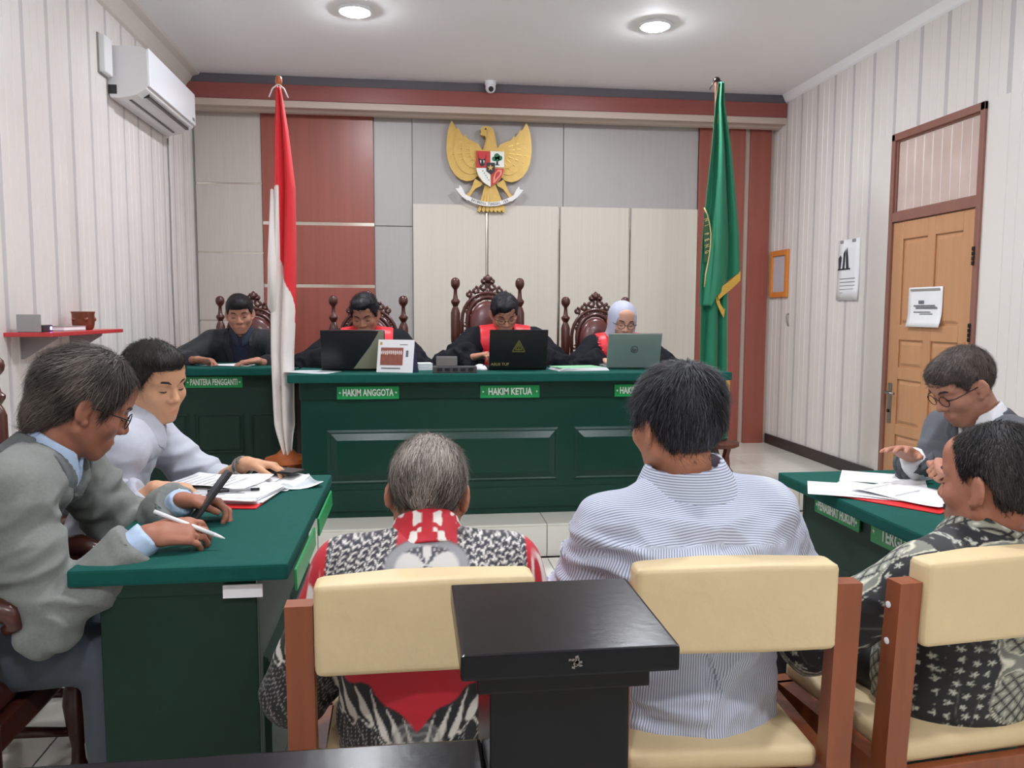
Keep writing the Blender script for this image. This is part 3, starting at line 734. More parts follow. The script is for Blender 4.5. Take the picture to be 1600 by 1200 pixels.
# ------------------------------------------------------------------ flags
def drape(name, m, parent, zt, zb_, cx, hw_f, yoff, colf=None, folds=3.0, amp=.03, nu=64, nv=150, seed=0, bottom=None):
    """hanging cloth: cx(z), hw(z) outline; pleats in y"""
    V = []; C = []
    for j in range(nv+1):
        v = j/nv
        for i in range(nu+1):
            u = i/nu; z = zt + (zb_-zt)*v
            if bottom: z = zt + ((bottom(u))-zt)*v
            w = hw_f(z); c = cx(z)
            ph = folds*2*PI*u + .9*math.sin(z*1.7+seed) + 1.2*math.sin(3*u+z+seed)
            a = amp*min(1, .25+w/.09)
            x = c + (u-.5)*2*w + .35*a*math.sin(ph+1.1)*(.3 if u in (0, 1) else 1)*w/.1
            V.append((x, yoff + a*math.sin(ph) - .5*a*math.cos(PI*(u-.5)), z))
            if colf: C.append(colf(u, z, x-c))
    F = [(j*(nu+1)+i, j*(nu+1)+i+1, (j+1)*(nu+1)+i+1, (j+1)*(nu+1)+i) for j in range(nv) for i in range(nu)]
    me = bpy.data.meshes.new(name); me.from_pydata(V, [], F)
    for p in me.polygons: p.use_smooth = True
    if colf:
        at_ = me.color_attributes.new('Col', 'FLOAT_COLOR', 'POINT')
        at_.data.foreach_set('color', np.array([(*lin(c), 1) for c in C], 'f').ravel())
    o = link(name, me, m, parent); s = o.modifiers.new('s', 'SOLIDIFY'); s.thickness = .002; return o
def flag_stand(parent, wood, zt, plate=.26, rotz=0.0, legs=4):
    turned('pole', [(.014, .3), (.014, zt)], wood, parent, n=12)
    turned('stand_plate', [(.10, plate-.02), (.12, plate-.012), (.12, plate+.01), (.06, plate+.03), (.03, plate+.06), (.022, plate+.2)], wood, parent, n=20)
    for k in range(legs):
        a = rotz + 2*PI*k/legs
        pts = [(.085, plate-.015), (.06, plate-.08), (.065, plate-.16), (.10, .05), (.15, .02), (.175, .0), (.10, .0), (.06, .05), (.035, plate-.16), (.03, plate-.08), (.05, plate-.015)]
        bm = bmesh.new(); prism(bm, pts, -.016, .016, 'y', Matrix.Rotation(a, 4, 'Z')); from_bm('stand_leg', bm, wood, parent)
itp = lambda xs, ys: (lambda z: float(np.interp(z, xs, ys)))
fwood = mat('flag_wood', (176, 96, 52), .35, grain=((30, 30, 3), .15)); fwood2 = mat('flag_wood_dark', (112, 66, 52), .4, grain=((30, 30, 3), .15))
f1 = thing('national_flag', 'red and white flag hanging on a pole between clerk desk and bench', 'flag', (-.70, 4.55, ZP))
flag_stand(f1, fwood, 2.33, .30, .5)
turned('finial', [(.008, 0), (.016, .01), (.02, .03), (.016, .05), (.004, .058)], fwood, f1, (0, 0, 2.33), 14)
for s in (-1, 1): tube_obj('ribbon_tie', [(0, -.012, 2.34), (s*.03, -.018, 2.315), (s*.05, -.015, 2.27)], .004, 'white_plastic', f1)
def rw(u, z, dx):
    z = z+ZP; x = dx
    red, white = (222, 34, 44), (236, 228, 224)
    bd = np.interp(u, [0, .30, .31, .55, .8, 1], [1.98, 1.98, 1.58, 1.50, 1.40, 1.24])
    return red if z > bd else white
fl = mat('flag_cloth', (255, 255, 255), .7, attr='Col', bump=((20, 20, 3), .15, .004), sheen=.1)
drape('flag_cloth', fl, f1, 2.32, .29, itp([.29, .45, .6, .9, 1.4, 1.8, 2.2, 2.32], [.01, -.005, -.008, -.008, .012, .018, .006, .0]), itp([.29, .36, .5, .9, 1.15, 1.4, 1.8, 2.1, 2.32], [.012, .03, .058, .062, .068, .062, .055, .035, .012]), -.03, rw, 2.4, .03, nv=220)
# folded back flap of white cloth at the left edge
bm = bmesh.new(); prism(bm, [(-.045, 1.78), (-.030, 1.78), (-.022, 1.3), (-.030, 1.13), (-.055, 1.115), (-.075, 1.15), (-.068, 1.4)], -.075, -.062); bmesh.ops.bevel(bm, geom=bm.edges[:], offset=.005, segments=2, affect='EDGES')
from_bm('folded_flap', bm, mat('flag_white', (236, 228, 224), .7), f1, True)
f2 = thing('green_flag', 'dark green court flag with gold fringe beside the red slats', 'flag', (2.045, 5.06, ZP-.003))
f2.rotation_euler = (0, rad(-2.2), 0)
flag_stand(f2, fwood2, 2.60, .26, .35)
turned('finial', [(.014, 0), (.022, .004), (.022, .02), (.012, .03)], 'dark_metal', f2, (0, 0, 2.60), 14)
for s in (-1, 1): tube_obj('ribbon_tie', [(0, -.012, 2.62), (s*.025, -.02, 2.60), (s*.045-.01, -.018, 2.55)], .004, 'dark_plastic', f2)
gf = mat('green_flag_cloth', (22, 122, 88), .55, bump=((20, 20, 3), .2, .004), sheen=.15)
zz = [.30, .7, 1.0, 1.15, 1.38, 1.6, 1.9, 2.2, 2.45, 2.58]
ctr = itp(zz, [-.045, -.045, -.045, -.045, -.022, -.018, -.015, -.01, -.012, -.0]); hwd = itp(zz, [.10, .105, .105, .108, .130, .122, .095, .062, .032, .02])
drape('upper_fold', gf, f2, 2.58, 1.25, ctr, lambda z: hwd(z)*.98, -.065, None, 2.0, .03, 64, 120, 1.0, lambda u: 1.18 if u < .30 else float(np.interp(u, [.30, .42, 1], [1.16, 1.24, 1.385])))
drape('lower_fold', gf, f2, 1.9, .30, itp([.3, 1.0, 1.3, 1.9], [-.06, -.055, -.05, -.03]), itp([.3, 1.0, 1.3, 1.9], [.095, .092, .095, .05]), -.03, None, 2.2, .028, 56, 120, 2.0)
for nm, pts in (('gold_fringe', [(.115, 1.41), (.115, 1.345), (.02, 1.265), (-.03, 1.225), (-.035, 1.15), (-.015, 1.12), (-.025, 1.21)]),):
    pass
def strip(name, a, b, m, parent, y, t=.008):
    V = [Vector((p[0], y, p[1])) for p in a]; Wd = [Vector((p[0], y, p[1])) for p in b]; bm = bmesh.new()
    A = [bm.verts.new(p) for p in V]; B = [bm.verts.new(p) for p in Wd]
    for i in range(len(A)-1): bm.faces.new((A[i], A[i+1], B[i+1], B[i]))
    o = from_bm(name, bm, m, parent); s = o.modifiers.new('s', 'SOLIDIFY'); s.thickness = t; return o
strip('gold_fringe', [(.108, 1.395), (.05, 1.345), (-.015, 1.30), (-.055, 1.265)], [(.106, 1.335), (.05, 1.285), (-.005, 1.245), (-.04, 1.215)], 'gold_fringe', f2, -.098)
strip('gold_fringe', [(-.055, 1.265), (-.052, 1.20), (-.02, 1.13), (-.004, 1.10)], [(-.035, 1.235), (-.025, 1.19), (.0, 1.15), (.008, 1.16)], 'gold_fringe', f2, -.085)
strip('gold_fringe', [(-.005, .70), (.015, .66), (.03, .58)], [(.04, .71), (.045, .68), (.04, .60)], 'gold_fringe', f2, -.062)
strip('gold_hoist', [(-.012, 2.55), (-.02, 2.45), (-.026, 2.33), (-.018, 2.25)], [(.004, 2.55), (-.004, 2.45), (-.004, 2.35), (-.012, 2.25)], 'gold_fringe', f2, -.075)
# half-seen round crest at the left edge of the cloth
cr = [(-.145, 1.80), (-.125, 1.76), (-.11, 1.70), (-.102, 1.64), (-.106, 1.56), (-.118, 1.48), (-.14, 1.38), (-.15, 1.30)]
gold2 = mat('crest_thread', (206, 190, 130), .6)
tube_obj('crest_ring', [(x+.016, -.093, z) for x, z in cr], .0045, gold2, f2)
strip('crest_field', [(-.128, 1.775), (-.112, 1.74), (-.101, 1.68), (-.096, 1.62), (-.100, 1.55), (-.113, 1.46)], [(-.131, 1.77), (-.131, 1.72), (-.131, 1.66), (-.131, 1.6), (-.131, 1.54), (-.129, 1.46)], mat('crest_green', (60, 96, 66), .7), f2, -.091, .003)
for ch, z, sx in (('N', 1.725, .9), ('I', 1.69, .9), ('P', 1.635, .9), ('E', 1.598, .9), ('N', 1.56, .9), ('G', 1.522, .9)):
    me = text_mesh(ch, .042, .6, .001, .001); o = link('crest_letter', me, gold2, f2, (-.115, -.096, z), (rad(90), rad(70), 0))
# ------------------------------------------------------------------ implicit-surface modeller (numpy) for bodies, clothes and hair
def V3(*a): return np.array(a, float)
def nrm(v): v = np.asarray(v, float); return v/np.linalg.norm(v)
def vnoise(P, seed=0):
    """value noise in [-1, 1] for (N,3) points"""
    P = np.asarray(P, np.float64); I = np.floor(P).astype(np.int64); Fr = P-I; w = Fr*Fr*(3-2*Fr)
    def h(i, j, k):
        n = (i*374761393 + j*668265263 + k*2147483647 + seed*974634777) & 0xFFFFFFFF
        n = ((n ^ (n >> 13))*1274126177) & 0xFFFFFFFF
        return ((n ^ (n >> 16)) & 0xFFFF)/32767.5-1
    r = 0
    for a in (0, 1):
        for b in (0, 1):
            for c in (0, 1):
                r = r + h(I[:, 0]+a, I[:, 1]+b, I[:, 2]+c)*(w[:, 0] if a else 1-w[:, 0])*(w[:, 1] if b else 1-w[:, 1])*(w[:, 2] if c else 1-w[:, 2])
    return r
def cap_(a, b, ra, rb=None, side=None):
    """tapered capsule; radii scalar or (side, other)"""
    a, b = np.asarray(a, float), np.asarray(b, float); rb = ra if rb is None else rb
    ea = np.atleast_1d(ra).astype(float); eb = np.atleast_1d(rb).astype(float); m = max(ea.max(), eb.max())
    lo, hi = np.minimum(a, b)-m, np.maximum(a, b)+m
    ab = b-a; L2 = max(ab@ab, 1e-9); ax = ab/math.sqrt(L2)
    if len(ea) == 1:
        def f(X, Y, Z):
            t = np.clip(((X-a[0])*ab[0]+(Y-a[1])*ab[1]+(Z-a[2])*ab[2])/L2, 0, 1)
            return np.sqrt((X-a[0]-t*ab[0])**2+(Y-a[1]-t*ab[1])**2+(Z-a[2]-t*ab[2])**2)-(ea[0]+(eb[0]-ea[0])*t)
        return f, lo, hi
    s = np.asarray(side, float); s = nrm(s-(s@ax)*ax); n = np.cross(ax, s)
    def f(X, Y, Z):
        t = np.clip(((X-a[0])*ab[0]+(Y-a[1])*ab[1]+(Z-a[2])*ab[2])/L2, 0, 1)
        qx, qy, qz = X-a[0]-t*ab[0], Y-a[1]-t*ab[1], Z-a[2]-t*ab[2]
        u = qx*s[0]+qy*s[1]+qz*s[2]; v = qx*n[0]+qy*n[1]+qz*n[2]; w = qx*ax[0]+qy*ax[1]+qz*ax[2]
        r1 = ea[0]+(eb[0]-ea[0])*t; r2 = ea[1]+(eb[1]-ea[1])*t; r3 = np.minimum(r1, r2)
        A, B, C = u/r1, v/r2, w/r3
        k0 = np.sqrt(A*A+B*B+C*C); k1 = np.sqrt((A/r1)**2+(B/r2)**2+(C/r3)**2)+1e-6
        return k0*(k0-1)/k1
    return f, lo, hi
_cap = cap_
def ell_(c, r, ax=None):
    """ellipsoid; ax = 3 unit axes (rows)"""
    c = np.asarray(c, float); r = np.asarray(r, float); R = np.eye(3) if ax is None else np.asarray(ax, float)
    m = np.abs(R.T)@r; lo, hi = c-m, c+m
    def f(X, Y, Z):
        x, y, z = X-c[0], Y-c[1], Z-c[2]
        q = [(x*R[i, 0]+y*R[i, 1]+z*R[i, 2])/r[i] for i in range(3)]
        k0 = np.sqrt(q[0]**2+q[1]**2+q[2]**2); k1 = np.sqrt((q[0]/r[0])**2+(q[1]/r[1])**2+(q[2]/r[2])**2)+1e-6
        return k0*(k0-1)/k1
    return f, lo, hi
class Field:
    def __init__(s, lo, hi, v):
        s.lo = np.asarray(lo, float); s.v = v; s.n = np.maximum(np.ceil((np.asarray(hi, float)-s.lo)/v).astype(int)+1, 4)
        s.D = np.full(tuple(s.n), .15, np.float32)
    def ax(s, i0=None, i1=None):
        i0 = np.zeros(3, int) if i0 is None else i0; i1 = s.n if i1 is None else i1
        g = [(s.lo[k]+s.v*np.arange(i0[k], i1[k])).astype(np.float32) for k in range(3)]
        return g[0][:, None, None], g[1][None, :, None], g[2][None, None, :]
    def _rng(s, lo, hi, pad):
        i0 = np.clip(np.floor((lo-pad-s.lo)/s.v).astype(int), 0, s.n); i1 = np.clip(np.ceil((hi+pad-s.lo)/s.v).astype(int)+1, 0, s.n); return i0, i1
    def add(s, p, k=.01, off=0.0):
        f, lo, hi = p; i0, i1 = s._rng(lo, hi, k+abs(off)+.05)
        if (i1 <= i0).any(): return s
        sl = tuple(slice(a, b) for a, b in zip(i0, i1)); d = (f(*s.ax(i0, i1))-off).astype(np.float32); a = s.D[sl]
        if k > 0:
            h = np.clip(.5+.5*(a-d)/k, 0, 1); s.D[sl] = a+(d-a)*h-k*h*(1-h)
        else: s.D[sl] = np.minimum(a, d)
        return s
    def sub(s, p, k=.006):
        f, lo, hi = p; i0, i1 = s._rng(lo, hi, k+.01)
        if (i1 <= i0).any(): return s
        sl = tuple(slice(a, b) for a, b in zip(i0, i1)); d = -(f(*s.ax(i0, i1)).astype(np.float32)); a = s.D[sl]
        h = np.clip(.5-.5*(a-d)/max(k, 1e-5), 0, 1); s.D[sl] = a+(d-a)*h+k*h*(1-h)
        return s
    def mesh(s, D=None):
        D = s.D if D is None else D
        D = D.copy()
        for ax in range(3):
            for e in (0, -1):
                ix = [slice(None)]*3; ix[ax] = e; D[tuple(ix)] = np.maximum(D[tuple(ix)], .001)
        S = D < 0; n = D.shape
        c = np.zeros((n[0]-1, n[1]-1, n[2]-1), np.uint8)
        offs = [(a, b, d) for a in (0, 1) for b in (0, 1) for d in (0, 1)]
        for a, b, d in offs: c += S[a:n[0]-1+a, b:n[1]-1+b, d:n[2]-1+d]
        I = np.argwhere((c > 0) & (c < 8))
        if len(I) == 0: return np.zeros((0, 3)), np.zeros((0, 4), int)
        vals = np.stack([D[I[:, 0]+a, I[:, 1]+b, I[:, 2]+d] for a, b, d in offs], 1)
        acc = np.zeros((len(I), 3)); cnt = np.zeros(len(I))
        O = np.array(offs, float)
        for e0 in range(8):
            for bit in (1, 2, 4):
                e1 = e0 | bit
                if e1 == e0: continue
                m = (vals[:, e0] < 0) != (vals[:, e1] < 0)
                t = np.where(m, vals[:, e0]/np.where(m, vals[:, e0]-vals[:, e1], 1), 0)
                acc += m[:, None]*(O[e0]+(O[e1]-O[e0])*t[:, None]); cnt += m
        Vt = s.lo+s.v*(I+acc/cnt[:, None])
        M = tuple(n[k]-1 for k in range(3)); idx = np.full(M, -1, np.int32); idx[I[:, 0], I[:, 1], I[:, 2]] = np.arange(len(I))
        Q = []
        for ax in range(3):
            b1, b2 = [k for k in range(3) if k != ax]
            sl0 = [slice(1, n[k]-1) for k in range(3)]; sl1 = list(sl0); sl0[ax] = slice(0, n[ax]-1); sl1[ax] = slice(1, n[ax])
            A, B = S[tuple(sl0)], S[tuple(sl1)]
            E = np.argwhere(A != B); 
            if len(E) == 0: continue
            inn = A[E[:, 0], E[:, 1], E[:, 2]]
            base = E.copy(); base[:, b1] += 1; base[:, b2] += 1
            q = []
            for d1, d2 in ((-1, -1), (0, -1), (0, 0), (-1, 0)):
                t = base.copy(); t[:, b1] += d1; t[:, b2] += d2; q.append(idx[t[:, 0], t[:, 1], t[:, 2]])
            q = np.stack(q, 1); flip = inn if ax != 1 else ~inn
            q[~flip] = q[~flip][:, ::-1]; Q.append(q)
        Q = np.concatenate(Q); Q = Q[(Q >= 0).all(1)]
        return Vt, Q
def quad_normals(Vt, Q):
    n = np.cross(Vt[Q[:, 2]]-Vt[Q[:, 0]], Vt[Q[:, 3]]-Vt[Q[:, 1]]); N = np.zeros_like(Vt)
    for k in range(4):
        for c in range(3): N[:, c] += np.bincount(Q[:, k], n[:, c], len(Vt))
    return N/np.maximum(np.linalg.norm(N, axis=1, keepdims=True), 1e-9)
def lap(Vt, Q, it=1, lam=.5):
    for _ in range(it):
        acc = np.zeros_like(Vt); cnt = np.zeros(len(Vt))
        for k in range(4):
            for d in (1, 3):
                for c in range(3): acc[:, c] += np.bincount(Q[:, k], Vt[Q[:, (k+d) % 4], c], len(Vt))
                cnt += np.bincount(Q[:, k], minlength=len(Vt))
        Vt = Vt + lam*(acc/np.maximum(cnt, 1)[:, None]-Vt)
    return Vt
def np_mesh(name, Vt, Q, m, parent=None, origin=(0, 0, 0), col=None, vec=None, smooth=True):
    me = bpy.data.meshes.new(name); Vt = np.asarray(Vt)-np.asarray(origin); k = Q.shape[1]
    me.vertices.add(len(Vt)); me.vertices.foreach_set('co', Vt.astype(np.float32).ravel())
    me.loops.add(len(Q)*k); me.loops.foreach_set('vertex_index', Q.astype(np.int32).ravel())
    me.polygons.add(len(Q)); me.polygons.foreach_set('loop_start', np.arange(0, len(Q)*k, k, dtype=np.int32))
    me.polygons.foreach_set('use_smooth', np.full(len(Q), smooth))
    me.update(calc_edges=True)
    if col is not None:
        a = me.color_attributes.new('Col', 'FLOAT_COLOR', 'POINT'); a.data.foreach_set('color', np.c_[col, np.ones(len(col))].astype(np.float32).ravel())
    if vec is not None:
        a = me.attributes.new('loc', 'FLOAT_VECTOR', 'POINT'); a.data.foreach_set('vector', np.asarray(vec, np.float32).ravel())
    return link(name, me, m, parent)
def lin_np(c): c = np.asarray(c, float)/255; return np.where(c <= .04045, c/12.92, ((c+.055)/1.055)**2.4)

# ------------------------------------------------------------------ people
SKIN = {}
def skin_mat(rgb):
    if rgb not in SKIN:
        SKIN[rgb] = mat('skin_%d' % len(SKIN), rgb, .5, attr='Col', var=(60, .05), bump=(220, .12, .0012), spec=.35, sss=.12)
    return SKIN[rgb]
def hair_mat(): return mat('hair', (30, 28, 28), .55, attr='Col', spec=.28)
def frame(yaw, pitch=0, roll=0):
    """rows: right, forward, up. yaw 0 = +y, 90 = +x; pitch>0 looks up; roll>0 tilts to own right"""
    y, p, r = rad(yaw), rad(pitch), rad(roll)
    f = V3(math.sin(y)*math.cos(p), math.cos(y)*math.cos(p), math.sin(p)); r0 = V3(math.cos(y), -math.sin(y), 0); u0 = np.cross(r0, f)
    return np.array([math.cos(r)*r0-math.sin(r)*u0, f, math.sin(r)*r0+math.cos(r)*u0])
def ik(S, Wt, l1, l2, pole):
    d = Wt-S; L = np.linalg.norm(d); sc = max(1.0, L/(l1+l2)*1.001); l1 *= sc; l2 *= sc; d = d/L
    a = (l1*l1-l2*l2+L*L)/(2*L); h = math.sqrt(max(l1*l1-a*a, 0)); pole = np.asarray(pole, float); pl = nrm(pole-(pole@d)*d)
    return S+d*a+pl*h
def hand_prims(Wr, dirn, palm, right, curls=(25, 35, 25), thumb=(35, 20), spread=3, sc=1.0, cl=None):
    """dirn: wrist->knuckles, palm: outward normal of palm; right: is right hand"""
    d = nrm(dirn); n = nrm(np.asarray(palm, float)-(np.asarray(palm, float)@d)*d); s = np.cross(d, n)   # s towards thumb or away
    if not right: s = -s
    # s: for right hand with palm down and fingers forward the thumb is on the left
    th = -s if False else s
    P = []; L = .088*sc
    K = Wr+d*L
    P.append((cap_(Wr-d*.01, Wr+d*.03*sc, (.027*sc, .019*sc), (.034*sc, .016*sc), s), .012))
    P.append((cap_(Wr+d*.03*sc, K, (.034*sc, .016*sc), (.039*sc, .012*sc), s), .012))
    P.append((cap_(Wr+d*.02*sc+th*.02*sc+n*.006, Wr+d*.055*sc+th*.026*sc+n*.008, .016*sc, .013*sc), .012))
    for i, (off, ln) in enumerate(((.030, .072), (.010, .082), (-.010, .076), (-.029, .060))):
        b = K+th*off*sc-d*abs(off)*.25*sc; cu = cl[i] if cl else curls; ang = 0; p = b
        sp = rad(spread)*(1.5-i); dd0 = nrm(d*math.cos(sp)+th*math.sin(sp)); r0 = (.0094, .0098, .0092, .0082)[i]*sc
        P.append((cap_(Wr+d*.05*sc+th*off*.85*sc-n*.003, b, .009*sc, r0*1.02), .006))
        for j, fr in enumerate((.46, .30, .24)):
            ang += rad(cu[j]); dd = dd0*math.cos(ang)+n*math.sin(ang); q = p+dd*ln*fr*sc
            P.append((cap_(p, q, r0*(1-.09*j), r0*(1-.09*(j+1))), .0025)); p = q
    b = Wr+d*.028*sc+th*.030*sc+n*.006*sc; dd = nrm(d*math.cos(rad(thumb[0]))+th*math.sin(rad(thumb[0]))+n*.35)
    q = b+dd*.042*sc; P.append((cap_(b, q, .0125*sc, .0108*sc), .006))
    d2 = nrm(dd+(d-th*.6+n*.35)*math.tan(rad(thumb[1]))); P.append((cap_(q, q+d2*.032*sc, .0105*sc, .0085*sc), .003))
    return P
HS = [1.0]
def head_prims(C, R, fem=False, wide=1.0, jaw=1.0, nose=1.0):
    h = HS[0]
    def p(x, y, z): return C+h*(x*R[0]+y*R[1]+z*R[2])
    def E(c, r): return ell_(p(*c), np.array(r)*h, R)
    def cap_(a, b, ra, rb): return _cap(a, b, ra*h, rb*h)
    def ell2(c, r, ax): return ell_(c, np.array(r)*h, ax)
    A = []; w = wide
    A.append((E((0, -.014, .034), (.075*w, .094, .083)), 0)); A.append((E((0, .012, -.012), (.068*w, .075, .085)), .03))
    A.append((E((0, .034, -.052), (.052*w*jaw, .052, .062)), .03)); A.append((E((0, .066, -.098), (.022*jaw, .020, .018)), .025))
    for s in (-1, 1):
        A.append((cap_(p(s*.056*w*jaw, .0, -.055), p(s*.018, .062, -.103), .017, .014), .02))
        A.append((E((s*.043*w, .058, -.026), (.024, .022, .022)), .02))
        A.append((cap_(p(s*.012, .083, .026), p(s*.048*w, .068, .024), .010, .009), .014))
    A.append((E((0, .060, .060), (.050*w, .034, .038)), .03))
    A.append((cap_(p(0, .082, .014), p(0, .103*nose, -.024), .0085, .0105), .010)); A.append((E((0, .104*nose, -.030), (.0125, .012, .0105)), .006))
    for s in (-1, 1): A.append((E((s*.0135, .094*nose, -.034), (.0095, .011, .0085)), .005))
    A.append((E((0, .083, -.066), (.026, .014, .0075)), .006)); A.append((E((0, .080, -.079), (.022, .014, .0085)), .006))
    A.append((E((0, .074, -.073), (.032, .016, .022)), .015))
    S = []
    for s in (-1, 1):
        S.append((E((s*.032, .098, .004), (.020, .018, .012)), .010)); 
    S.append((E((0, .102, -.0725), (.022, .012, .0016)), .003))
    B = []
    for s in (-1, 1):
        B.append((E((s*.032, .074, .002), (.0155, .0125, .0115)), .004))
        tl = np.array([R[0], nrm(R[1]*.93+R[0]*s*-.35), R[2]]);
        ec = p(s*.083*w, -.010, -.006); ax = np.array([nrm(R[0]*.86+R[1]*s*.50), nrm(R[1]*.86-R[0]*s*.50), R[2]])
        B.append((ell2(ec, (.008, .020, .033), ax), .004)); B.append((ell2(p(s*.076*w, .004, -.034), (.008, .010, .010), ax), .004))
        S2 = (ell2(ec+h*(R[0]*s*.009+R[1]*.004+R[2]*.002), (.006, .011, .019), ax), .004)
        B.append(('sub', S2))
    return A, S, B
def face_details(o, C, R, origin, skin, brow=(28, 24, 24), mustache=None, lash=True, closed=True, wide=1.0):
    h = HS[0]
    def p(x, y, z): return C+h*(x*R[0]+y*R[1]+z*R[2])-np.asarray(origin)
    for s in (-1, 1):
        bm = bmesh.new(); tube(bm, [p(s*.014, .0925, .0225), p(s*.026, .0915, .0285), p(s*.040, .0845, .0295), p(s*.052, .0730, .0245)], [.0030, .0042, .0040, .0018], 6)
        from_bm('eyebrow', bm, mat('brow_%d%d%d' % brow, brow, .7), o, True)
        bm = bmesh.new(); z0 = -.0035 if closed else .004
        tube(bm, [p(s*.0185, .0815, z0+.001), p(s*.026, .0858, z0-.001), p(s*.034, .0860, z0-.0012), p(s*.041, .0825, z0), p(s*.0465, .0775, z0+.0015)], [.0008, .0018, .0020, .0018, .0008], 6)
        from_bm('eyelashes', bm, mat('lash', (24, 18, 18), .6), o, True)
    if not closed:
        for s in (-1, 1):
            bm = bmesh.new(); bmesh.ops.create_uvsphere(bm, u_segments=12, v_segments=8, radius=.0075, matrix=Matrix.Translation(Vector(p(s*.032, .0805, .000)))); from_bm('eye', bm, mat('eye_dark', (40, 28, 24), .15), o, True)
    if mustache:
        bm = bmesh.new()
        for s in (-1, 1): tube(bm, [p(s*.001, .0965, -.0535), p(s*.010, .0955, -.0545), p(s*.020, .0905, -.058), p(s*.028, .083, -.064)], [.0038, .0042, .0035, .0015], 6)
        from_bm('moustache', bm, mat('moustache_%d' % mustache[0], mustache, .7), o, True)
def spectacles(o, C, R, origin, m='black_plastic', round_=.020, dz=-.002, dy=.100):
    h = HS[0]
    def p(x, y, z): return C+h*(x*R[0]+y*R[1]+z*R[2])-np.asarray(origin)
    g = bmesh.new()
    for s in (-1, 1):
        pts = [p(s*.033+round_*1.12*math.cos(a), dy-.004*abs(s*.033+round_*math.cos(a))/.05, dz+round_*.92*math.sin(a)) for a in np.linspace(0, 2*PI, 18)[:-1]]
        tube(g, pts, .0015, 6, True)
        tube(g, [p(s*(.033+round_*1.1), dy-.006, dz+.005), p(s*.074, dy-.02, dz+.007), p(s*.081, .0, .004), p(s*.080, -.016, -.010)], .0017, 6)
    tube(g, [p(-.0115, dy, dz+.004), p(0, dy+.003, dz+.007), p(.0115, dy, dz+.004)], .0015, 6)
    return from_bm('spectacles', g, m, o, True)
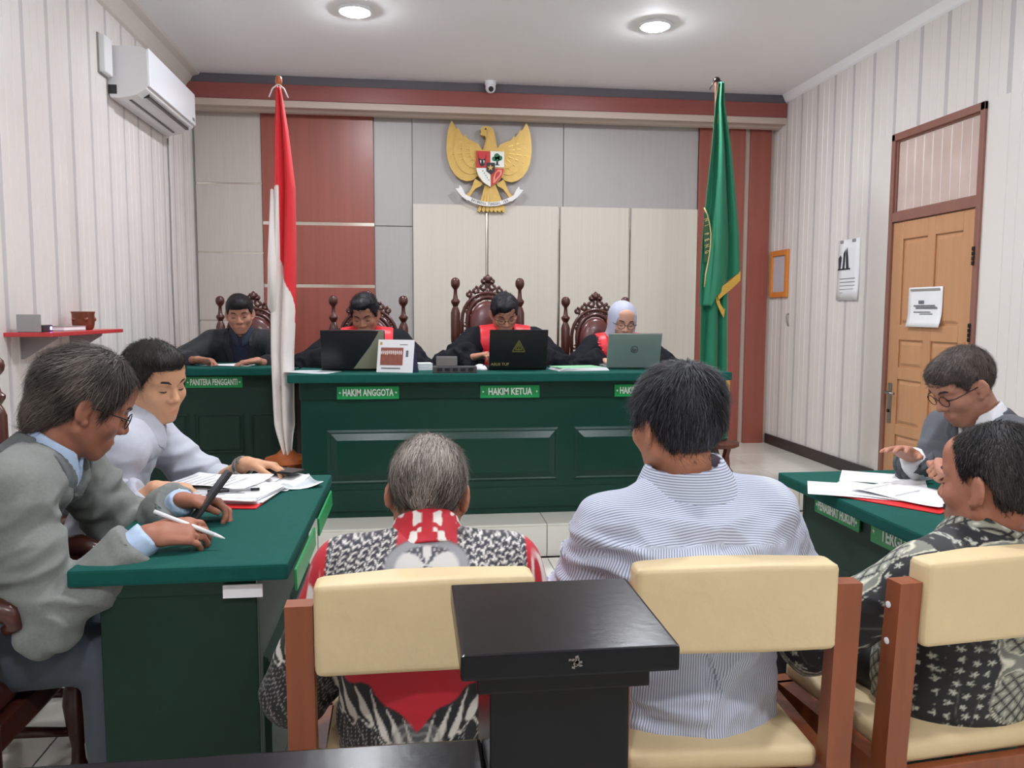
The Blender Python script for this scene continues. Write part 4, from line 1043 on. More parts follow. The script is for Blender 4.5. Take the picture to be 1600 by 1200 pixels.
def hair_part(o, C, R, origin, style, colors, wide=1.0, strands=5000, vox=.004, seed=0, slen=.020):
    """style: dict(line=[(y, z)...] lower hairline by y, thick, top, extra ellipsoids, fr=hairline front z tweak)"""
    rng = np.random.default_rng(seed)
    F = Field(C-.20, C+.20, vox); th = style.get('thick', .010)
    h = HS[0]
    def p(x, y, z): return C+h*(x*R[0]+y*R[1]+z*R[2])
    def el2(c, r): return ell_(p(*c), np.array(r)*h, R)
    F.add(el2((0, -.014, .034), (.075*wide+th*.8, .094+th*.9, .083+th)), 0); F.add(el2((0, .012, -.012), (.0685*wide+th*.35, .073, .085)), .02)
    for c, r in style.get('extra', ()): F.add(el2(c, r), .02)
    X, Y, Z = F.ax(); dx, dy, dz = (X-C[0])/h, (Y-C[1])/h, (Z-C[2])/h
    lx = dx*R[0, 0]+dy*R[0, 1]+dz*R[0, 2]; ly = dx*R[1, 0]+dy*R[1, 1]+dz*R[1, 2]; lz = dx*R[2, 0]+dy*R[2, 1]+dz*R[2, 2]
    ys, zs = zip(*style['line']); zl = np.interp(ly, ys, zs).astype(np.float32)
    zl = zl - style.get('temple', .012)*np.clip((np.abs(lx)-.045)/.03, 0, 1)*np.clip((ly-.02)/.03, 0, 1)
    sh = np.abs(F.D+.004)-.012
    D = np.maximum(np.maximum(F.D, -(F.D+.02)), (zl-lz)*.75)
    # ear notch
    for s in (-1, 1):
        e = np.sqrt((lx-s*.082)**2*.3+(ly+.002)**2+(lz+.006)**2)-.031; D = np.maximum(D, -e)
    Vt, Q = F.mesh(D)
    # keep only the outer side smooth, add combed relief
    Vt = lap(Vt, Q, 1); N = quad_normals(Vt, Q)
    Lc = (Vt-C)@R.T/h
    wh = np.array(style.get('whorl', (0.005, -.06, .11)))
    flow = Lc-wh; flow = flow+np.array(style.get('comb', (0, 0, -.05)))
    Nl = N@R.T; flow = flow-(flow*Nl).sum(1, keepdims=True)*Nl; flow /= np.maximum(np.linalg.norm(flow, axis=1, keepdims=True), 1e-6)
    cr = np.cross(flow, Nl); ph = (Lc*cr).sum(1)
    rel = vnoise(np.c_[Lc*26], seed)*.6 + vnoise(np.c_[Lc*70], seed+1)*.4
    Vt = Vt+N*(rel*style.get('rough', .003))[:, None]
    cols = lin_np(colors[0])+(lin_np(colors[1])-lin_np(colors[0]))*np.clip(.5+.7*vnoise(Lc*30, seed+2)+style.get('grad', lambda L: 0)(Lc), 0, 1)[:, None]
    Vl, Ql, Cl = [Vt], [Q], [cols]; base = len(Vt)
    if strands:
        outer = np.where(((Vt-C)*N).sum(1) > 0)[0]
        outer = outer[(Lc[outer] @ np.array([0, 0, 1.0])) > -.11]
        ids = rng.choice(outer, strands); pt = Vt[ids]+rng.normal(0, .0015, (strands, 3)); fd = flow[ids]@R; nn = N[ids]
        fd = fd+rng.normal(0, .16, fd.shape); sd = np.cross(fd, nn); sd /= np.maximum(np.linalg.norm(sd, axis=1, keepdims=True), 1e-6)
        ln = slen*rng.uniform(.6, 1.3, (strands, 1)); wd = .0007*rng.uniform(.7, 1.4, (strands, 1)); sv = []
        lift = rng.uniform(.0, style.get('lift', .0035), (strands, 1))
        for t in (0, .35, .7, 1.0):
            c = pt+fd*ln*t+nn*(lift*math.sin(PI*min(t, .8))-.0025*t*t+.0006)
            hw2 = wd*(1-.75*t); sv += [c-sd*hw2, c+sd*hw2]
        sv = np.stack(sv, 1).reshape(-1, 3); b0 = base+np.arange(strands)*8
        sq = np.concatenate([np.stack([b0+2*j, b0+2*j+1, b0+2*j+3, b0+2*j+2], 1) for j in range(3)])
        tc_ = np.clip(.5+.6*vnoise(Lc[ids]*22, seed+5)+rng.normal(0, .3, strands)+style.get('grad', lambda L: 0)(Lc[ids]), 0, 1.15)[:, None]
        sc_ = np.repeat(lin_np(colors[0])+(lin_np(colors[1])-lin_np(colors[0]))*tc_, 8, 0)
        Vl.append(sv); Ql.append(sq); Cl.append(sc_)
    h = np_mesh('hair', np.concatenate(Vl), np.concatenate(Ql), hair_mat(), o, origin, np.clip(np.concatenate(Cl), 0, 1)); return h
class Person:
    def __init__(s, label, pelvis, head, hyaw, hpitch=0, hroll=0, yaw=180, neck=None, hands=(None, None), poles=None, skin=(176, 126, 100), sc=1.0,
                 shw=.185, chest=1.0, vox=.006, origin_z=0, belly=0.0, wide=1.0, jaw=1.0, nose=1.0, shdrop=.05, floor=0.0, shtilt=0.0, fem=False, legs=None, hump=0.0, hs=1.0):
        s.__dict__.update(locals()); s.pelvis = V3(*pelvis); s.C = V3(*head); s.R = frame(hyaw, hpitch, hroll); s.T = frame(yaw)
        Rr, Ff, Up = s.T; HS[0] = hs
        if neck is None:
            ng = s.C-s.R[2]*.145-s.R[1]*.035
        else: ng = V3(*neck)
        s.ng = ng                                   # base of the neck
        sp = ng-s.pelvis; s.spine = [s.pelvis, s.pelvis+sp*.33-Ff*.015, s.pelvis+sp*.68-Ff*(.02+hump), ng-Up*.045-Ff*.005]
        s.up = nrm(s.spine[3]-s.spine[1])
        s.sh = [ng+Rr*sg*shw-Up*(shdrop+sg*shtilt)-Ff*.0+0*Ff for sg in (-1, 1)]          # left, right
        s.wr = []; s.el = []
        for i in (0, 1):
            h = hands[i]; Wt = V3(*h['w']) if h else s.sh[i]+Ff*.28-Up*.33+Rr*(-.06 if i else .06)
            pl = (poles[i] if poles else None); pl = V3(*pl) if pl is not None else (Rr*(1 if i else -1)*.6-Up*.8-Ff*.3)
            s.wr.append(Wt); s.el.append(ik(s.sh[i], Wt, .285*sc, .255*sc, pl))
        s.org = V3(s.pelvis[0], s.pelvis[1], origin_z)
    def torso(s, o=0.0, bulk=1.0):
        R0 = s.T[0]; c = s.chest*bulk; P = []
        sec = [(.165*c+o, .118*c+o+s.belly*.5), (.155*c+o, .108*c+o+s.belly), (.165*c+o, .112*c+o+s.belly*.25), (.105+o, .070+o)]
        for i in range(3): P.append((cap_(s.spine[i], s.spine[i+1], sec[i], sec[i+1], R0), .04))
        if o > 0: P.append((cap_(s.spine[0]-s.T[2]*.14, s.spine[0], (sec[0][0]*1.02, sec[0][1]*1.04), sec[0], R0), .03))
        P.append((cap_(s.sh[0]*.82+s.sh[1]*.18, s.sh[1]*.82+s.sh[0]*.18, .058+o), .05))
        for i in (0, 1):
            P.append((cap_(s.ng-s.T[2]*.012+s.T[0]*(.03 if i else -.03), s.sh[i]+s.T[2]*.008, .034+o*.9, .050+o), .04))
            P.append((cap_(s.spine[2]+s.T[0]*(.11 if i else -.11)*c, s.sh[i]*.9+s.spine[2]*.1, .075*c+o, .055+o), .04))
        return P
    def arm(s, i, o=0.0, r=(.055, .046, .040, .030), to=1.0, k=.03):
        e, w = s.el[i], s.wr[i]; P = [(cap_(s.sh[i], e, r[0]+o, r[1]+o), k)]
        if to > 0:
            f, lo, hi = cap_(e, e+(w-e)*(min(1.2, to+.25) if o > -.005 else 1.0), r[1]*.96+o, r[2]+(r[3]-r[2])*min(1, to)+o); en = e+(w-e)*to; ax = nrm(w-e)
            P.append(((lambda X, Y, Z: np.maximum(f(X, Y, Z), (X-en[0])*ax[0]+(Y-en[1])*ax[1]+(Z-en[2])*ax[2]), lo, hi) if o > -.005 else (f, lo, hi), .012))
        return P
    def body(s, hair_skin=None):
        hb = s.hands; lo = np.min([s.pelvis-.2, s.C-.2, *(w-.22 for w in s.wr), *(e-.1 for e in s.el), *(q-.12 for q in s.sh)], 0); hi = np.max([s.pelvis+.2, s.C+.2, *(w+.22 for w in s.wr), *(e+.1 for e in s.el), *(q+.12 for q in s.sh)], 0)
        lo[2] = min(lo[2], s.pelvis[2]-.14) if True else lo[2]
        F = Field(lo, hi, s.vox)
        A, S, B = head_prims(s.C, s.R, s.fem, s.wide, s.jaw, s.nose)
        for p, k in A: F.add(p, k)
        for p, k in S: F.sub(p, k)
        for q in B:
            if q[0] == 'sub': F.sub(q[1][0], q[1][1])
            else: F.add(*q)
        F.add(cap_(s.C-s.R[1]*.022-s.R[2]*.05, s.ng, .052*s.wide, .056), .02); F.add(cap_(s.C-s.R[2]*.085+s.R[1]*.012, s.ng+s.T[1]*.025, .036, .04), .02)
        for p, k in s.torso(-.016, .96): F.add(p, k)
        for i in (0, 1):
            for p, k in s.arm(i, -.008): F.add(p, k)
            h = s.hands[i] or dict(d=s.T[1]*.6-s.T[2]*.7, n=-s.T[2])
            for p, k in hand_prims(s.wr[i], h['d'], h['n'], i == 1, h.get('c', (25, 35, 25)), h.get('t', (35, 20)), h.get('s', 3), h.get('sc', s.sc), h.get('cl')): F.add(p, k)
        Vt, Q = F.mesh(); Vt = lap(Vt, Q, 1, .35)
        col = np.tile(lin_np(s.skin), (len(Vt), 1)); L = (Vt-s.C)@s.R.T/s.hs
        lip = np.exp(-((L[:, 0]/.020)**2+((L[:, 2]+.0725)/.009)**2+((L[:, 1]-.092)/.016)**2)); col = col*(1-lip[:, None]*np.array([.10, .33, .28]))
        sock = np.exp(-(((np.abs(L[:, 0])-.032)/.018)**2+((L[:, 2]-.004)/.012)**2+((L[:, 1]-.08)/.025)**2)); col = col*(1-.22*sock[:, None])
        nost = np.exp(-(((np.abs(L[:, 0])-.007)/.0035)**2+((L[:, 2]+.041)/.0035)**2+((L[:, 1]-.098)/.008)**2)); col = col*(1-.6*nost[:, None])
        if hair_skin is not None: col = hair_skin(L, col)
        s.o = np_mesh('person', Vt, Q, skin_mat(s.skin), None, s.org, col); s.o.location = Vector(s.org)
        tag(s.o, s.label, 'person'); return s.o
    def cloth_field(s, o, vox, sleeves=(1.0, 1.0), srad=(.055, .048, .044, .036), bulk=1.0, hem=.10, pad=.0, extra=()):
        pts = [s.pelvis, s.ng, *s.sh, *s.el, *s.wr]; lo = np.min(pts, 0)-.22; hi = np.max(pts, 0)+.22; lo[2] = s.pelvis[2]-hem-.05
        F = Field(lo, hi, vox)
        for p, k in s.torso(o, bulk): F.add(p, k)
        for i in (0, 1):
            for p, k in s.arm(i, o, srad, sleeves[i]): F.add(p, k)
        for p, k in extra: F.add(p, k)
        X, Y, Z = F.ax(); F.D = np.maximum(F.D, (s.pelvis[2]-hem-Z).astype(np.float32)); return F
    def loc(s, F):
        X, Y, Z = F.ax(); d = (X-s.ng[0], Y-s.ng[1], Z-s.ng[2])
        return [sum(d[k]*s.T[i][k] for k in range(3)) for i in range(3)]
    def finish(s, name, F, D, m, folds=.004, seed=0, colf=None, smooth=1, vecf=None):
        Vt, Q = F.mesh(D)
        if len(Vt) == 0: print('empty', name, s.label); return None
        Vt = lap(Vt, Q, smooth); L = (Vt-s.ng)@s.T.T; L0 = L.copy()
        if folds:
            N = quad_normals(Vt, Q); wq = L+.035*np.c_[vnoise(L*7, seed+3), vnoise(L*7, seed+4), vnoise(L*7, seed+5)]; sk = np.c_[wq[:, 0]+wq[:, 2]*.55*np.sign(wq[:, 0]), wq[:, 1], wq[:, 2]-np.abs(wq[:, 0])*.5]
            n = 1.1*(.45-np.abs(vnoise(sk*np.array([6, 7, 17.]), seed)))+.7*(.45-np.abs(vnoise(wq*np.array([11, 11, 22.]), seed+9)))+.25*vnoise(wq*np.array([30, 30, 44.]), seed+12)
            ed = np.minimum(*[np.linalg.norm(Vt-e, axis=1) for e in s.el]); amp = folds*(1+1.2*np.exp(-(ed/.11)**2)); fade = np.clip((-L[:, 2]+.01)/.10, .22, 1)
            Vt = Vt+N*(n*amp*fade)[:, None]
        col = colf(L0, Vt) if colf else None
        return np_mesh(name, Vt, Q, m, s.o, s.org, col, vecf(L0, Vt) if vecf else L0)
    def collar(s, m, r=.064, h=.072, th=.005, off=.0, tilt=.35, seed=0, colf=None, open_=.0, name='collar', vox=.0045, drop=.010, flare=.016, vecf=None):
        a = s.ng-s.T[2]*drop+s.T[1]*(.008+off); b = s.C-s.R[1]*.022-s.R[2]*.05; ax = nrm(b-a); c1 = a+ax*(h+.01)
        lo = np.minimum(a, c1)-.13; hi = np.maximum(a, c1)+.13; F = Field(lo, hi, vox); X, Y, Z = F.ax()
        t = (X-a[0])*ax[0]+(Y-a[1])*ax[1]+(Z-a[2])*ax[2]
        rr = np.sqrt((X-a[0]-t*ax[0])**2+(Y-a[1]-t*ax[1])**2+(Z-a[2]-t*ax[2])**2)
        fw = (X-a[0])*s.T[1][0]+(Y-a[1])*s.T[1][1]+(Z-a[2])*s.T[1][2]; sd = (X-a[0])*s.T[0][0]+(Y-a[1])*s.T[0][1]+(Z-a[2])*s.T[0][2]
        R0 = r+flare*np.clip(1-t/h, 0, 1.3)
        D = np.maximum(np.abs(rr-R0)-th, np.maximum(t-h+.25*np.clip(fw, 0, .1)*1.0, -(t+.010+np.clip(fw, 0, .08)*.5)))
        if open_: D = np.maximum(D, -(np.maximum(np.abs(sd)-open_-.35*np.clip(t, 0, 1), -fw)))
        return s.finish(name, F, D.astype(np.float32), m, 0, seed, colf, vecf=vecf)
    def trousers(s, m, shoes='black_plastic', vox=.015, knees=None, feet=None, seed=0):
        R0, F0, U = s.T; P = []; hip = [s.pelvis+R0*sg*.09-U*.02 for sg in (-1, 1)]
        kn = [V3(*knees[i]) if knees else hip[i]+F0*.42+R0*(.05 if i else -.05)+U*.0 for i in (0, 1)]
        ft = [V3(*feet[i]) if feet else V3(kn[i][0], kn[i][1], s.floor+.08)+F0*.0 for i in (0, 1)]
        pts = hip+kn+ft+[s.pelvis]; F = Field(np.min(pts, 0)-.17, np.max(pts, 0)+.2, vox)
        F.add(cap_(s.pelvis-U*.03-R0*.02, s.pelvis+U*.06, (.150*s.chest, .105*s.chest), (.140*s.chest, .095*s.chest), R0), .03)
        for i in (0, 1): F.add(cap_(hip[i], kn[i], .080*s.chest, .066), .03); F.add(cap_(kn[i], ft[i], .066, .052), .02)
        X, Y, Z = F.ax(); D = np.maximum(F.D, (s.floor+.075-Z).astype(np.float32)); s.finish('trousers', F, D, m, .003, seed)
        for i in (0, 1):
            q = V3(ft[i][0], ft[i][1], s.floor); F = Field(q-V3(.3, .3, .02), q+V3(.3, .3, .16), .012)
            F.add(cap_(q+U*.045-F0*.05, q+U*.035+F0*.14, (.042, .042), (.040, .030), R0), .02); F.add(cap_(q+U*.05-F0*.04, q+U*.10-F0*.02, .042, .046), .02)
            X, Y, Z = F.ax(); D = np.maximum(F.D, (s.floor+.001-Z).astype(np.float32)); s.finish('shoe', F, D, mat('shoe_black', (24, 22, 22), .3), 0)
    def inv(s, F): return s.loc(F)
def cut(D, E): return np.maximum(D, E.astype(np.float32))
# ------------------------------------------------------------------ garments
def sploc(P, F):
    r, f, u = P.loc(F); su = [(q-P.ng)@P.T[2] for q in P.spine]; sf = [(q-P.ng)@P.T[1] for q in P.spine]; sr = [(q-P.ng)@P.T[0] for q in P.spine]
    o = np.argsort(su); su = np.array(su)[o]; return r-np.interp(u, su, np.array(sr)[o]).astype(np.float32), f-np.interp(u, su, np.array(sf)[o]).astype(np.float32), u
def shirt(P, m, o=.002, vox=.009, sleeves=(1, 1), name='shirt', folds=.004, hem=.10, bulk=1.0, colf=None, srad=(.055, .048, .043, .035), seed=0):
    F = P.cloth_field(o, vox, sleeves, srad, bulk, hem); return P.finish(name, F, F.D, m, folds, seed, colf)
def jacket(P, m, o=.015, vox=.0075, vlen=.30, vw=.07, sleeves=(.92, .92), folds=.005, lapel=True, bulk=1.04, hem=.12, seed=0, m2=None, split=True):
    F = P.cloth_field(o, vox, sleeves, (.060, .054, .048, .042), bulk, hem); r, f, u = sploc(P, F)
    edge = vw*np.clip(1+(u-.0)/vlen, 0, 1.3) - np.where(u < -vlen, .05, 0); wedge = np.maximum(np.abs(r)-edge, -f+.0)
    D = cut(F.D, -wedge); D = cut(D, -(np.maximum(np.sqrt(r*r+(f)**2)-.072, -(u+.03))))
    P.finish('jacket', F, D, m, folds, seed)
    if lapel:
        band = np.maximum(np.abs(np.abs(r)-edge-.024)-.024*np.clip(.35+1.3*(1-np.abs((-u)/vlen-.55)*1.6), .15, 1), np.maximum(-f+.01, -(u+vlen)))
        D2 = np.maximum(np.maximum(F.D-.006, -(F.D+.006)), band).astype(np.float32); D2 = cut(D2, u-.02)
        P.finish('lapels', F, D2, m2 or m, 0, seed)
    # rolled jacket collar round the back of the neck
    P.collar(m2 or m, .078, .046, .006, 0, name='jacket_collar', drop=.014, flare=.022, open_=.06, vox=.004)
def robe(P, vox=.009, seed=0):
    blk = mat('robe_black', (20, 22, 29), .8, var=(12, .12), spec=.2); red = mat('robe_red', (226, 36, 48), .42, var=(20, .06), sheen=.1)
    F = P.cloth_field(.026, vox, (.96, .96), (.068, .074, .08, .082), 1.08, .12); r, f, u = sploc(P, F)
    D = cut(F.D, -(np.maximum(np.sqrt(r*r+(f-.01)**2)-.068, -(u+.03)))); P.finish('robe', F, D, blk, .014, seed)
    G = Field(F.lo, F.lo+F.v*(F.n-1), vox)
    for p, k in P.torso(.026, 1.08): G.add(p, k)
    G.D = G.D[:F.D.shape[0], :F.D.shape[1], :F.D.shape[2]]
    band = np.maximum(np.abs(np.abs(r)-.108)-.060, np.maximum(-(f+.035), -(u+.42)))
    D2 = np.maximum(np.maximum(np.maximum(G.D, F.D)-.012, -(F.D+.006)), band).astype(np.float32); P.finish('red_sash', F, D2, red, .004, seed)
    return F
def hijab(P, m):
    C, R = P.C, P.R; F = Field(np.minimum(C, P.ng)-.22, np.maximum(C, P.ng)+.22, .005)
    def p(x, y, z): return C+x*R[0]+y*R[1]+z*R[2]
    F.add(ell_(p(0, -.016, .034), (.092, .110, .100), R), 0); F.add(ell_(p(0, .01, -.03), (.086, .092, .105), R), .03)
    F.add(cap_(p(0, -.01, -.08), P.ng-P.T[2]*.03, (.082, .08), (.12, .10), P.T[0]), .04); F.add(cap_(P.ng+P.T[0]*-.08-P.T[2]*.02, P.ng+P.T[0]*.08-P.T[2]*.02, .07), .05)
    X, Y, Z = F.ax(); dx, dy, dz = X-C[0], Y-C[1], Z-C[2]; lx, ly, lz = [dx*R[i, 0]+dy*R[i, 1]+dz*R[i, 2] for i in range(3)]
    face = np.maximum((np.sqrt((lx/.062)**2+((lz+.018)/.092)**2)-1)*.06, -(ly-.0)); D = cut(F.D, -face)
    P.finish('headscarf', F, D, m, .003, 5)
SHORT = [(-.2, -.075), (-.06, -.070), (-.035, -.045), (-.018, .0), (.012, .005), (.030, .0), (.046, .030), (.060, .052), (.2, .062)]
def mk_cloth(name, rgb, rough=.75, **k): return mat(name, rgb, rough, sheen=.08, **k)

# ------------------------------------------------------------------ judges and clerk
bk_ = ((16, 16, 19), (40, 40, 46))
P = Person('person in black court robe with red sash behind the grey and black laptop', (-.30, 5.28, ZP+.54), (-.29, 5.08, 1.287), 188, -24, 3, 180, neck=(-.28, 5.15, 1.15),
           hands=(dict(w=(-.13, 4.86, 1.005), d=(-.3, -1, -.1), n=(0, 0, -1)), dict(w=(-.45, 4.86, 1.005), d=(.3, -1, -.1), n=(0, 0, -1))), poles=((.95, .1, -.7), (-1.15, .1, -.6)), skin=(166, 114, 92), floor=ZP, chest=1.05, shw=.19)
P.body(); robe(P, seed=1); face_details(P.o, P.C, P.R, P.org, None)
hair_part(P.o, P.C, P.R, P.org, dict(line=SHORT, thick=.020, rough=.006, extra=(((.0, .05, .095), (.06, .05, .035)),), comb=(0, .1, 0), lift=.010), bk_, 1, 1500, .005, 1, .022); P.trousers(mk_cloth('trouser_black', (26, 27, 32)))
P = Person('person in black court robe with red sash and spectacles behind the black laptop', (.60, 5.30, ZP+.54), (.585, 5.08, 1.297), 176, -30, 2, 180, neck=(.595, 5.16, 1.165),
           hands=(dict(w=(.76, 4.86, 1.005), d=(-.4, -1, -.1), n=(0, 0, -1)), dict(w=(.375, 4.90, 1.03), d=(.75, -.45, .25), n=(.3, 0, -1), c=(45, 60, 40))), poles=((.95, .1, -.7), (-.95, .1, -.7)), skin=(186, 132, 108), floor=ZP, chest=1.05, shw=.19)
P.body(); robe(P, seed=2); face_details(P.o, P.C, P.R, P.org, None); spectacles(P.o, P.C, P.R, P.org)
hair_part(P.o, P.C, P.R, P.org, dict(line=[(-.2, -.075), (-.06, -.070), (-.035, -.045), (-.018, .0), (.012, .005), (.030, .0), (.046, .018), (.060, .038), (.2, .045)], thick=.017, rough=.005, temple=.0, extra=(((.01, .06, .085), (.055, .04, .03)),), comb=(.1, .05, 0), lift=.006), bk_, 1, 1500, .005, 2, .022); P.trousers(mk_cloth('trouser_black', (26, 27, 32)))
P = Person('person in grey headscarf and court robe behind the silver laptop', (1.37, 5.28, ZP+.53), (1.352, 5.07, 1.248), 178, -16, -4, 180, neck=(1.35, 5.13, 1.115),
           hands=(dict(w=(1.50, 4.86, 1.0), d=(-.3, -1, -.1), n=(0, 0, -1)), dict(w=(1.20, 4.88, 1.0), d=(.4, -1, -.1), n=(0, 0, -1))), poles=((.9, .1, -.7), (-.9, .1, -.7)), skin=(206, 156, 134), floor=ZP, chest=.95, shw=.165, fem=True)
P.body(); robe(P, seed=3); face_details(P.o, P.C, P.R, P.org, None, (60, 44, 40), closed=True); hijab(P, mk_cloth('scarf_grey', (176, 180, 200), .55)); spectacles(P.o, P.C, P.R, P.org, 'dark_metal', .022); P.trousers(mk_cloth('trouser_black', (26, 27, 32)))
P = Person('person in black jacket over navy shirt reading at the clerk desk', (-1.12, 5.62, ZP+.54), (-1.105, 5.38, 1.290), 172, -14, 3, 180, neck=(-1.105, 5.44, 1.155),
           hands=(dict(w=(-.945, 5.05, 1.005), d=(-1, -.35, -.1), n=(0, 0, -1), c=(20, 30, 20)), dict(w=(-1.29, 5.06, 1.012), d=(1, -.25, -.05), n=(0, -.3, -1), c=(35, 40, 30))), poles=((.9, .1, -.8), (-1.3, .1, -.5)), skin=(180, 128, 106), floor=ZP, chest=1.05, shw=.195)
P.body(); jm = mk_cloth('jacket_black', (30, 32, 38)); shirt(P, mk_cloth('shirt_navy', (32, 40, 62)), sleeves=(.5, .5)); jacket(P, jm, vlen=.34, vw=.075, sleeves=(.75, .72), seed=4); P.collar(mk_cloth('shirt_navy', (32, 40, 62)), open_=.01)
face_details(P.o, P.C, P.R, P.org, None)
hair_part(P.o, P.C, P.R, P.org, dict(line=[(-.2, -.075), (-.06, -.070), (-.035, -.045), (-.018, .0), (.012, .005), (.030, .0), (.046, .022), (.060, .046), (.2, .054)], extra=(((0, .052, .074), (.062, .050, .045)),), thick=.014, rough=.003, temple=.0, comb=(-.1, 0, 0)), ((18, 17, 18), (44, 42, 44)), 1, 1500, .005, 4, .02); P.trousers(mk_cloth('trouser_black', (26, 27, 32)))

# ------------------------------------------------------------------ left desk
gj = mat('blazer_grey', (118, 122, 118), .8, var=(160, .10), bump=(500, .2, .001), sheen=.1); gs = mk_cloth('shirt_blue', (176, 198, 226)); ct = mk_cloth('trouser_slate', (72, 80, 90))
P = Person('person in grey blazer and spectacles writing with a white stylus', (-1.13, 1.99, .53), (-.800, 2.075, 1.075), 61, -26, 4, 84, hs=1.04, neck=(-.885, 2.03, .955),
           hands=(dict(w=(-.600, 2.165, .805), d=(1, .12, -.12), n=(.1, -.35, -1), c=(35, 45, 30), t=(30, 30)), dict(w=(-.600, 1.880, .792), d=(1, .14, .05), n=(.1, .6, -.8), c=(30, 45, 30), t=(25, 30))),
           poles=((-.6, .7, -.9), (-.9, -.35, -.75)), skin=(166, 110, 88), chest=1.02, shw=.20, vox=.0045, hump=.03, shdrop=.045)
OLD = P
def balding(L, c): return c
P.body(); shirt(P, gs, sleeves=(1.0, 1.0), vox=.008, srad=(.055, .048, .038, .034)); jacket(P, gj, vlen=.36, vw=.075, sleeves=(.88, .86), seed=7, folds=.016, vox=.006, m2=mat('blazer_grey_dark', (96, 102, 102), .8, var=(160, .1))); P.collar(gs, .062, open_=.012, h=.058)
face_details(P.o, P.C, P.R, P.org, None, (60, 54, 52)); spectacles(P.o, P.C, P.R, P.org, 'black_plastic', .021)
hair_part(P.o, P.C, P.R, P.org, dict(line=[(-.2, -.105), (-.05, -.10), (-.03, -.05), (-.014, -.005), (.01, -.006), (.03, .0), (.050, .045), (.066, .075), (.2, .09)], thick=.020, rough=.005, temple=.03, extra=(((0, -.075, -.03), (.072, .045, .075)), ((0, -.09, .03), (.075, .04, .06))), comb=(0, -.08, -.04), lift=.006,
          grad=lambda L: -.15), ((46, 40, 36), (108, 98, 90)), 1.0, 9000, .005, 7, .035); P.trousers(ct, vox=.012)
P = Person('person in light grey shirt with wristwatch at the far end of the left desk', (-1.13, 2.64, .53), (-.815, 2.660, 1.078), 124, -14, 4, 84, neck=(-.875, 2.645, .945),
           hands=(dict(w=(-.545, 2.715, .800), d=(1, -.08, -.10), n=(0, -.2, -1), c=(25, 40, 30), t=(30, 20)), dict(w=(-.74, 2.40, .790), d=(.8, .45, -.1), n=(0, 0, -1), c=(30, 40, 30))),
           poles=((-.4, .9, -.9), (-.8, -.3, -.9)), skin=(206, 156, 122), chest=1.10, shw=.20, belly=.02, wide=1.05, jaw=1.12, vox=.0048)
YNG = P
sg = mat('shirt_grey', (184, 188, 200), .8, var=(90, .04), sheen=.08)
P.body(); shirt(P, sg, .006, .0065, (.12, .86), folds=.015, srad=(.062, .060, .052, .046), seed=8); P.collar(sg, .066, .062, open_=.014, flare=.022); face_details(P.o, P.C, P.R, P.org, None, (34, 26, 24))
P.finish('rolled_cuff', *(lambda F: (F.add(cap_(P.el[0]+(P.wr[0]-P.el[0])*.10, P.el[0]+(P.wr[0]-P.el[0])*.20, .062, .058), 0), F.D)[0:2])(Field(P.el[0]-.15, P.el[0]+.2, .006)), sg, .003)
hair_part(P.o, P.C, P.R, P.org, dict(line=[(-.2, -.06), (-.06, -.055), (-.035, -.03), (-.018, .0), (.012, .0), (.030, .005), (.046, .04), (.060, .062), (.2, .072)], thick=.016, rough=.003, extra=(((.01, .05, .088), (.058, .048, .034)),), comb=(.1, .05, -.02), lift=.004), ((24, 22, 21), (52, 47, 44)), 1.05, 6000, .004, 8, .022); P.trousers(mk_cloth('trouser_dark', (44, 46, 54)))
d_ = nrm(P.wr[0]-P.el[0]); w0 = P.wr[0]-d_*.035-P.org
wt = bmesh.new(); Mx = Matrix.Translation(Vector(w0)) @ Vector(d_).to_track_quat('Z', 'Y').to_matrix().to_4x4()
lathe(wt, [(.033, -.009), (.036, -.007), (.036, .007), (.033, .009)], 24, Mx, False); lathe(wt, [(.016, 0), (.016, .006), (.012, .007)], 20, Matrix.Translation(Vector(w0)) @ Matrix.Translation((0, -.025, .024)) @ Matrix.Rotation(rad(35), 4, 'X')); from_bm('wristwatch', wt, 'metal', P.o, True)

# ------------------------------------------------------------------ right desk
cj = mat('blazer_charcoal', (84, 88, 94), .8, var=(140, .10), bump=(500, .2, .001), sheen=.1); ws = mk_cloth('shirt_white', (226, 226, 230))
P = Person('person in charcoal blazer with spectacles reading at the right desk', (2.13, 2.40, .53), (1.855, 2.495, 1.060), -88, -30, 0, -93, neck=(1.945, 2.475, .930),
           hs=1.03, hands=(dict(w=(1.675, 2.215, .815), d=(-.9, .15, .25), n=(.2, .5, -.8), c=(75, 85, 50), t=(25, 45)), dict(w=(1.63, 2.42, .835), d=(-.75, -.45, .35), n=(-.2, -.3, -.9), c=(12, 15, 10), s=8)),
           poles=((.8, -.4, -.9), (.7, .6, -.7)), skin=(180, 128, 106), chest=1.05, shw=.20, vox=.006, hump=.02)
LAW = P
P.body(); shirt(P, ws, vox=.009); jacket(P, cj, vlen=.34, vw=.07, sleeves=(.95, .98), seed=9, folds=.014, m2=mat('blazer_charcoal_d', (74, 78, 84), .8)); P.collar(ws, open_=.02, h=.072); face_details(P.o, P.C, P.R, P.org, None, (40, 34, 32)); spectacles(P.o, P.C, P.R, P.org, 'dark_metal', .020)
hair_part(P.o, P.C, P.R, P.org, dict(line=[(-.2, -.075), (-.06, -.070), (-.035, -.045), (-.018, .0), (.012, .005), (.030, .0), (.044, .024), (.058, .048), (.2, .056)], extra=(((0, .047, .072), (.061, .048, .042)),), thick=.013, rough=.003, temple=.0, comb=(0, .06, -.04), lift=.006), ((42, 36, 34), (88, 78, 72)), 1.0, 5000, .004, 9, .016); P.trousers(mk_cloth('trouser_dark', (44, 46, 54)))

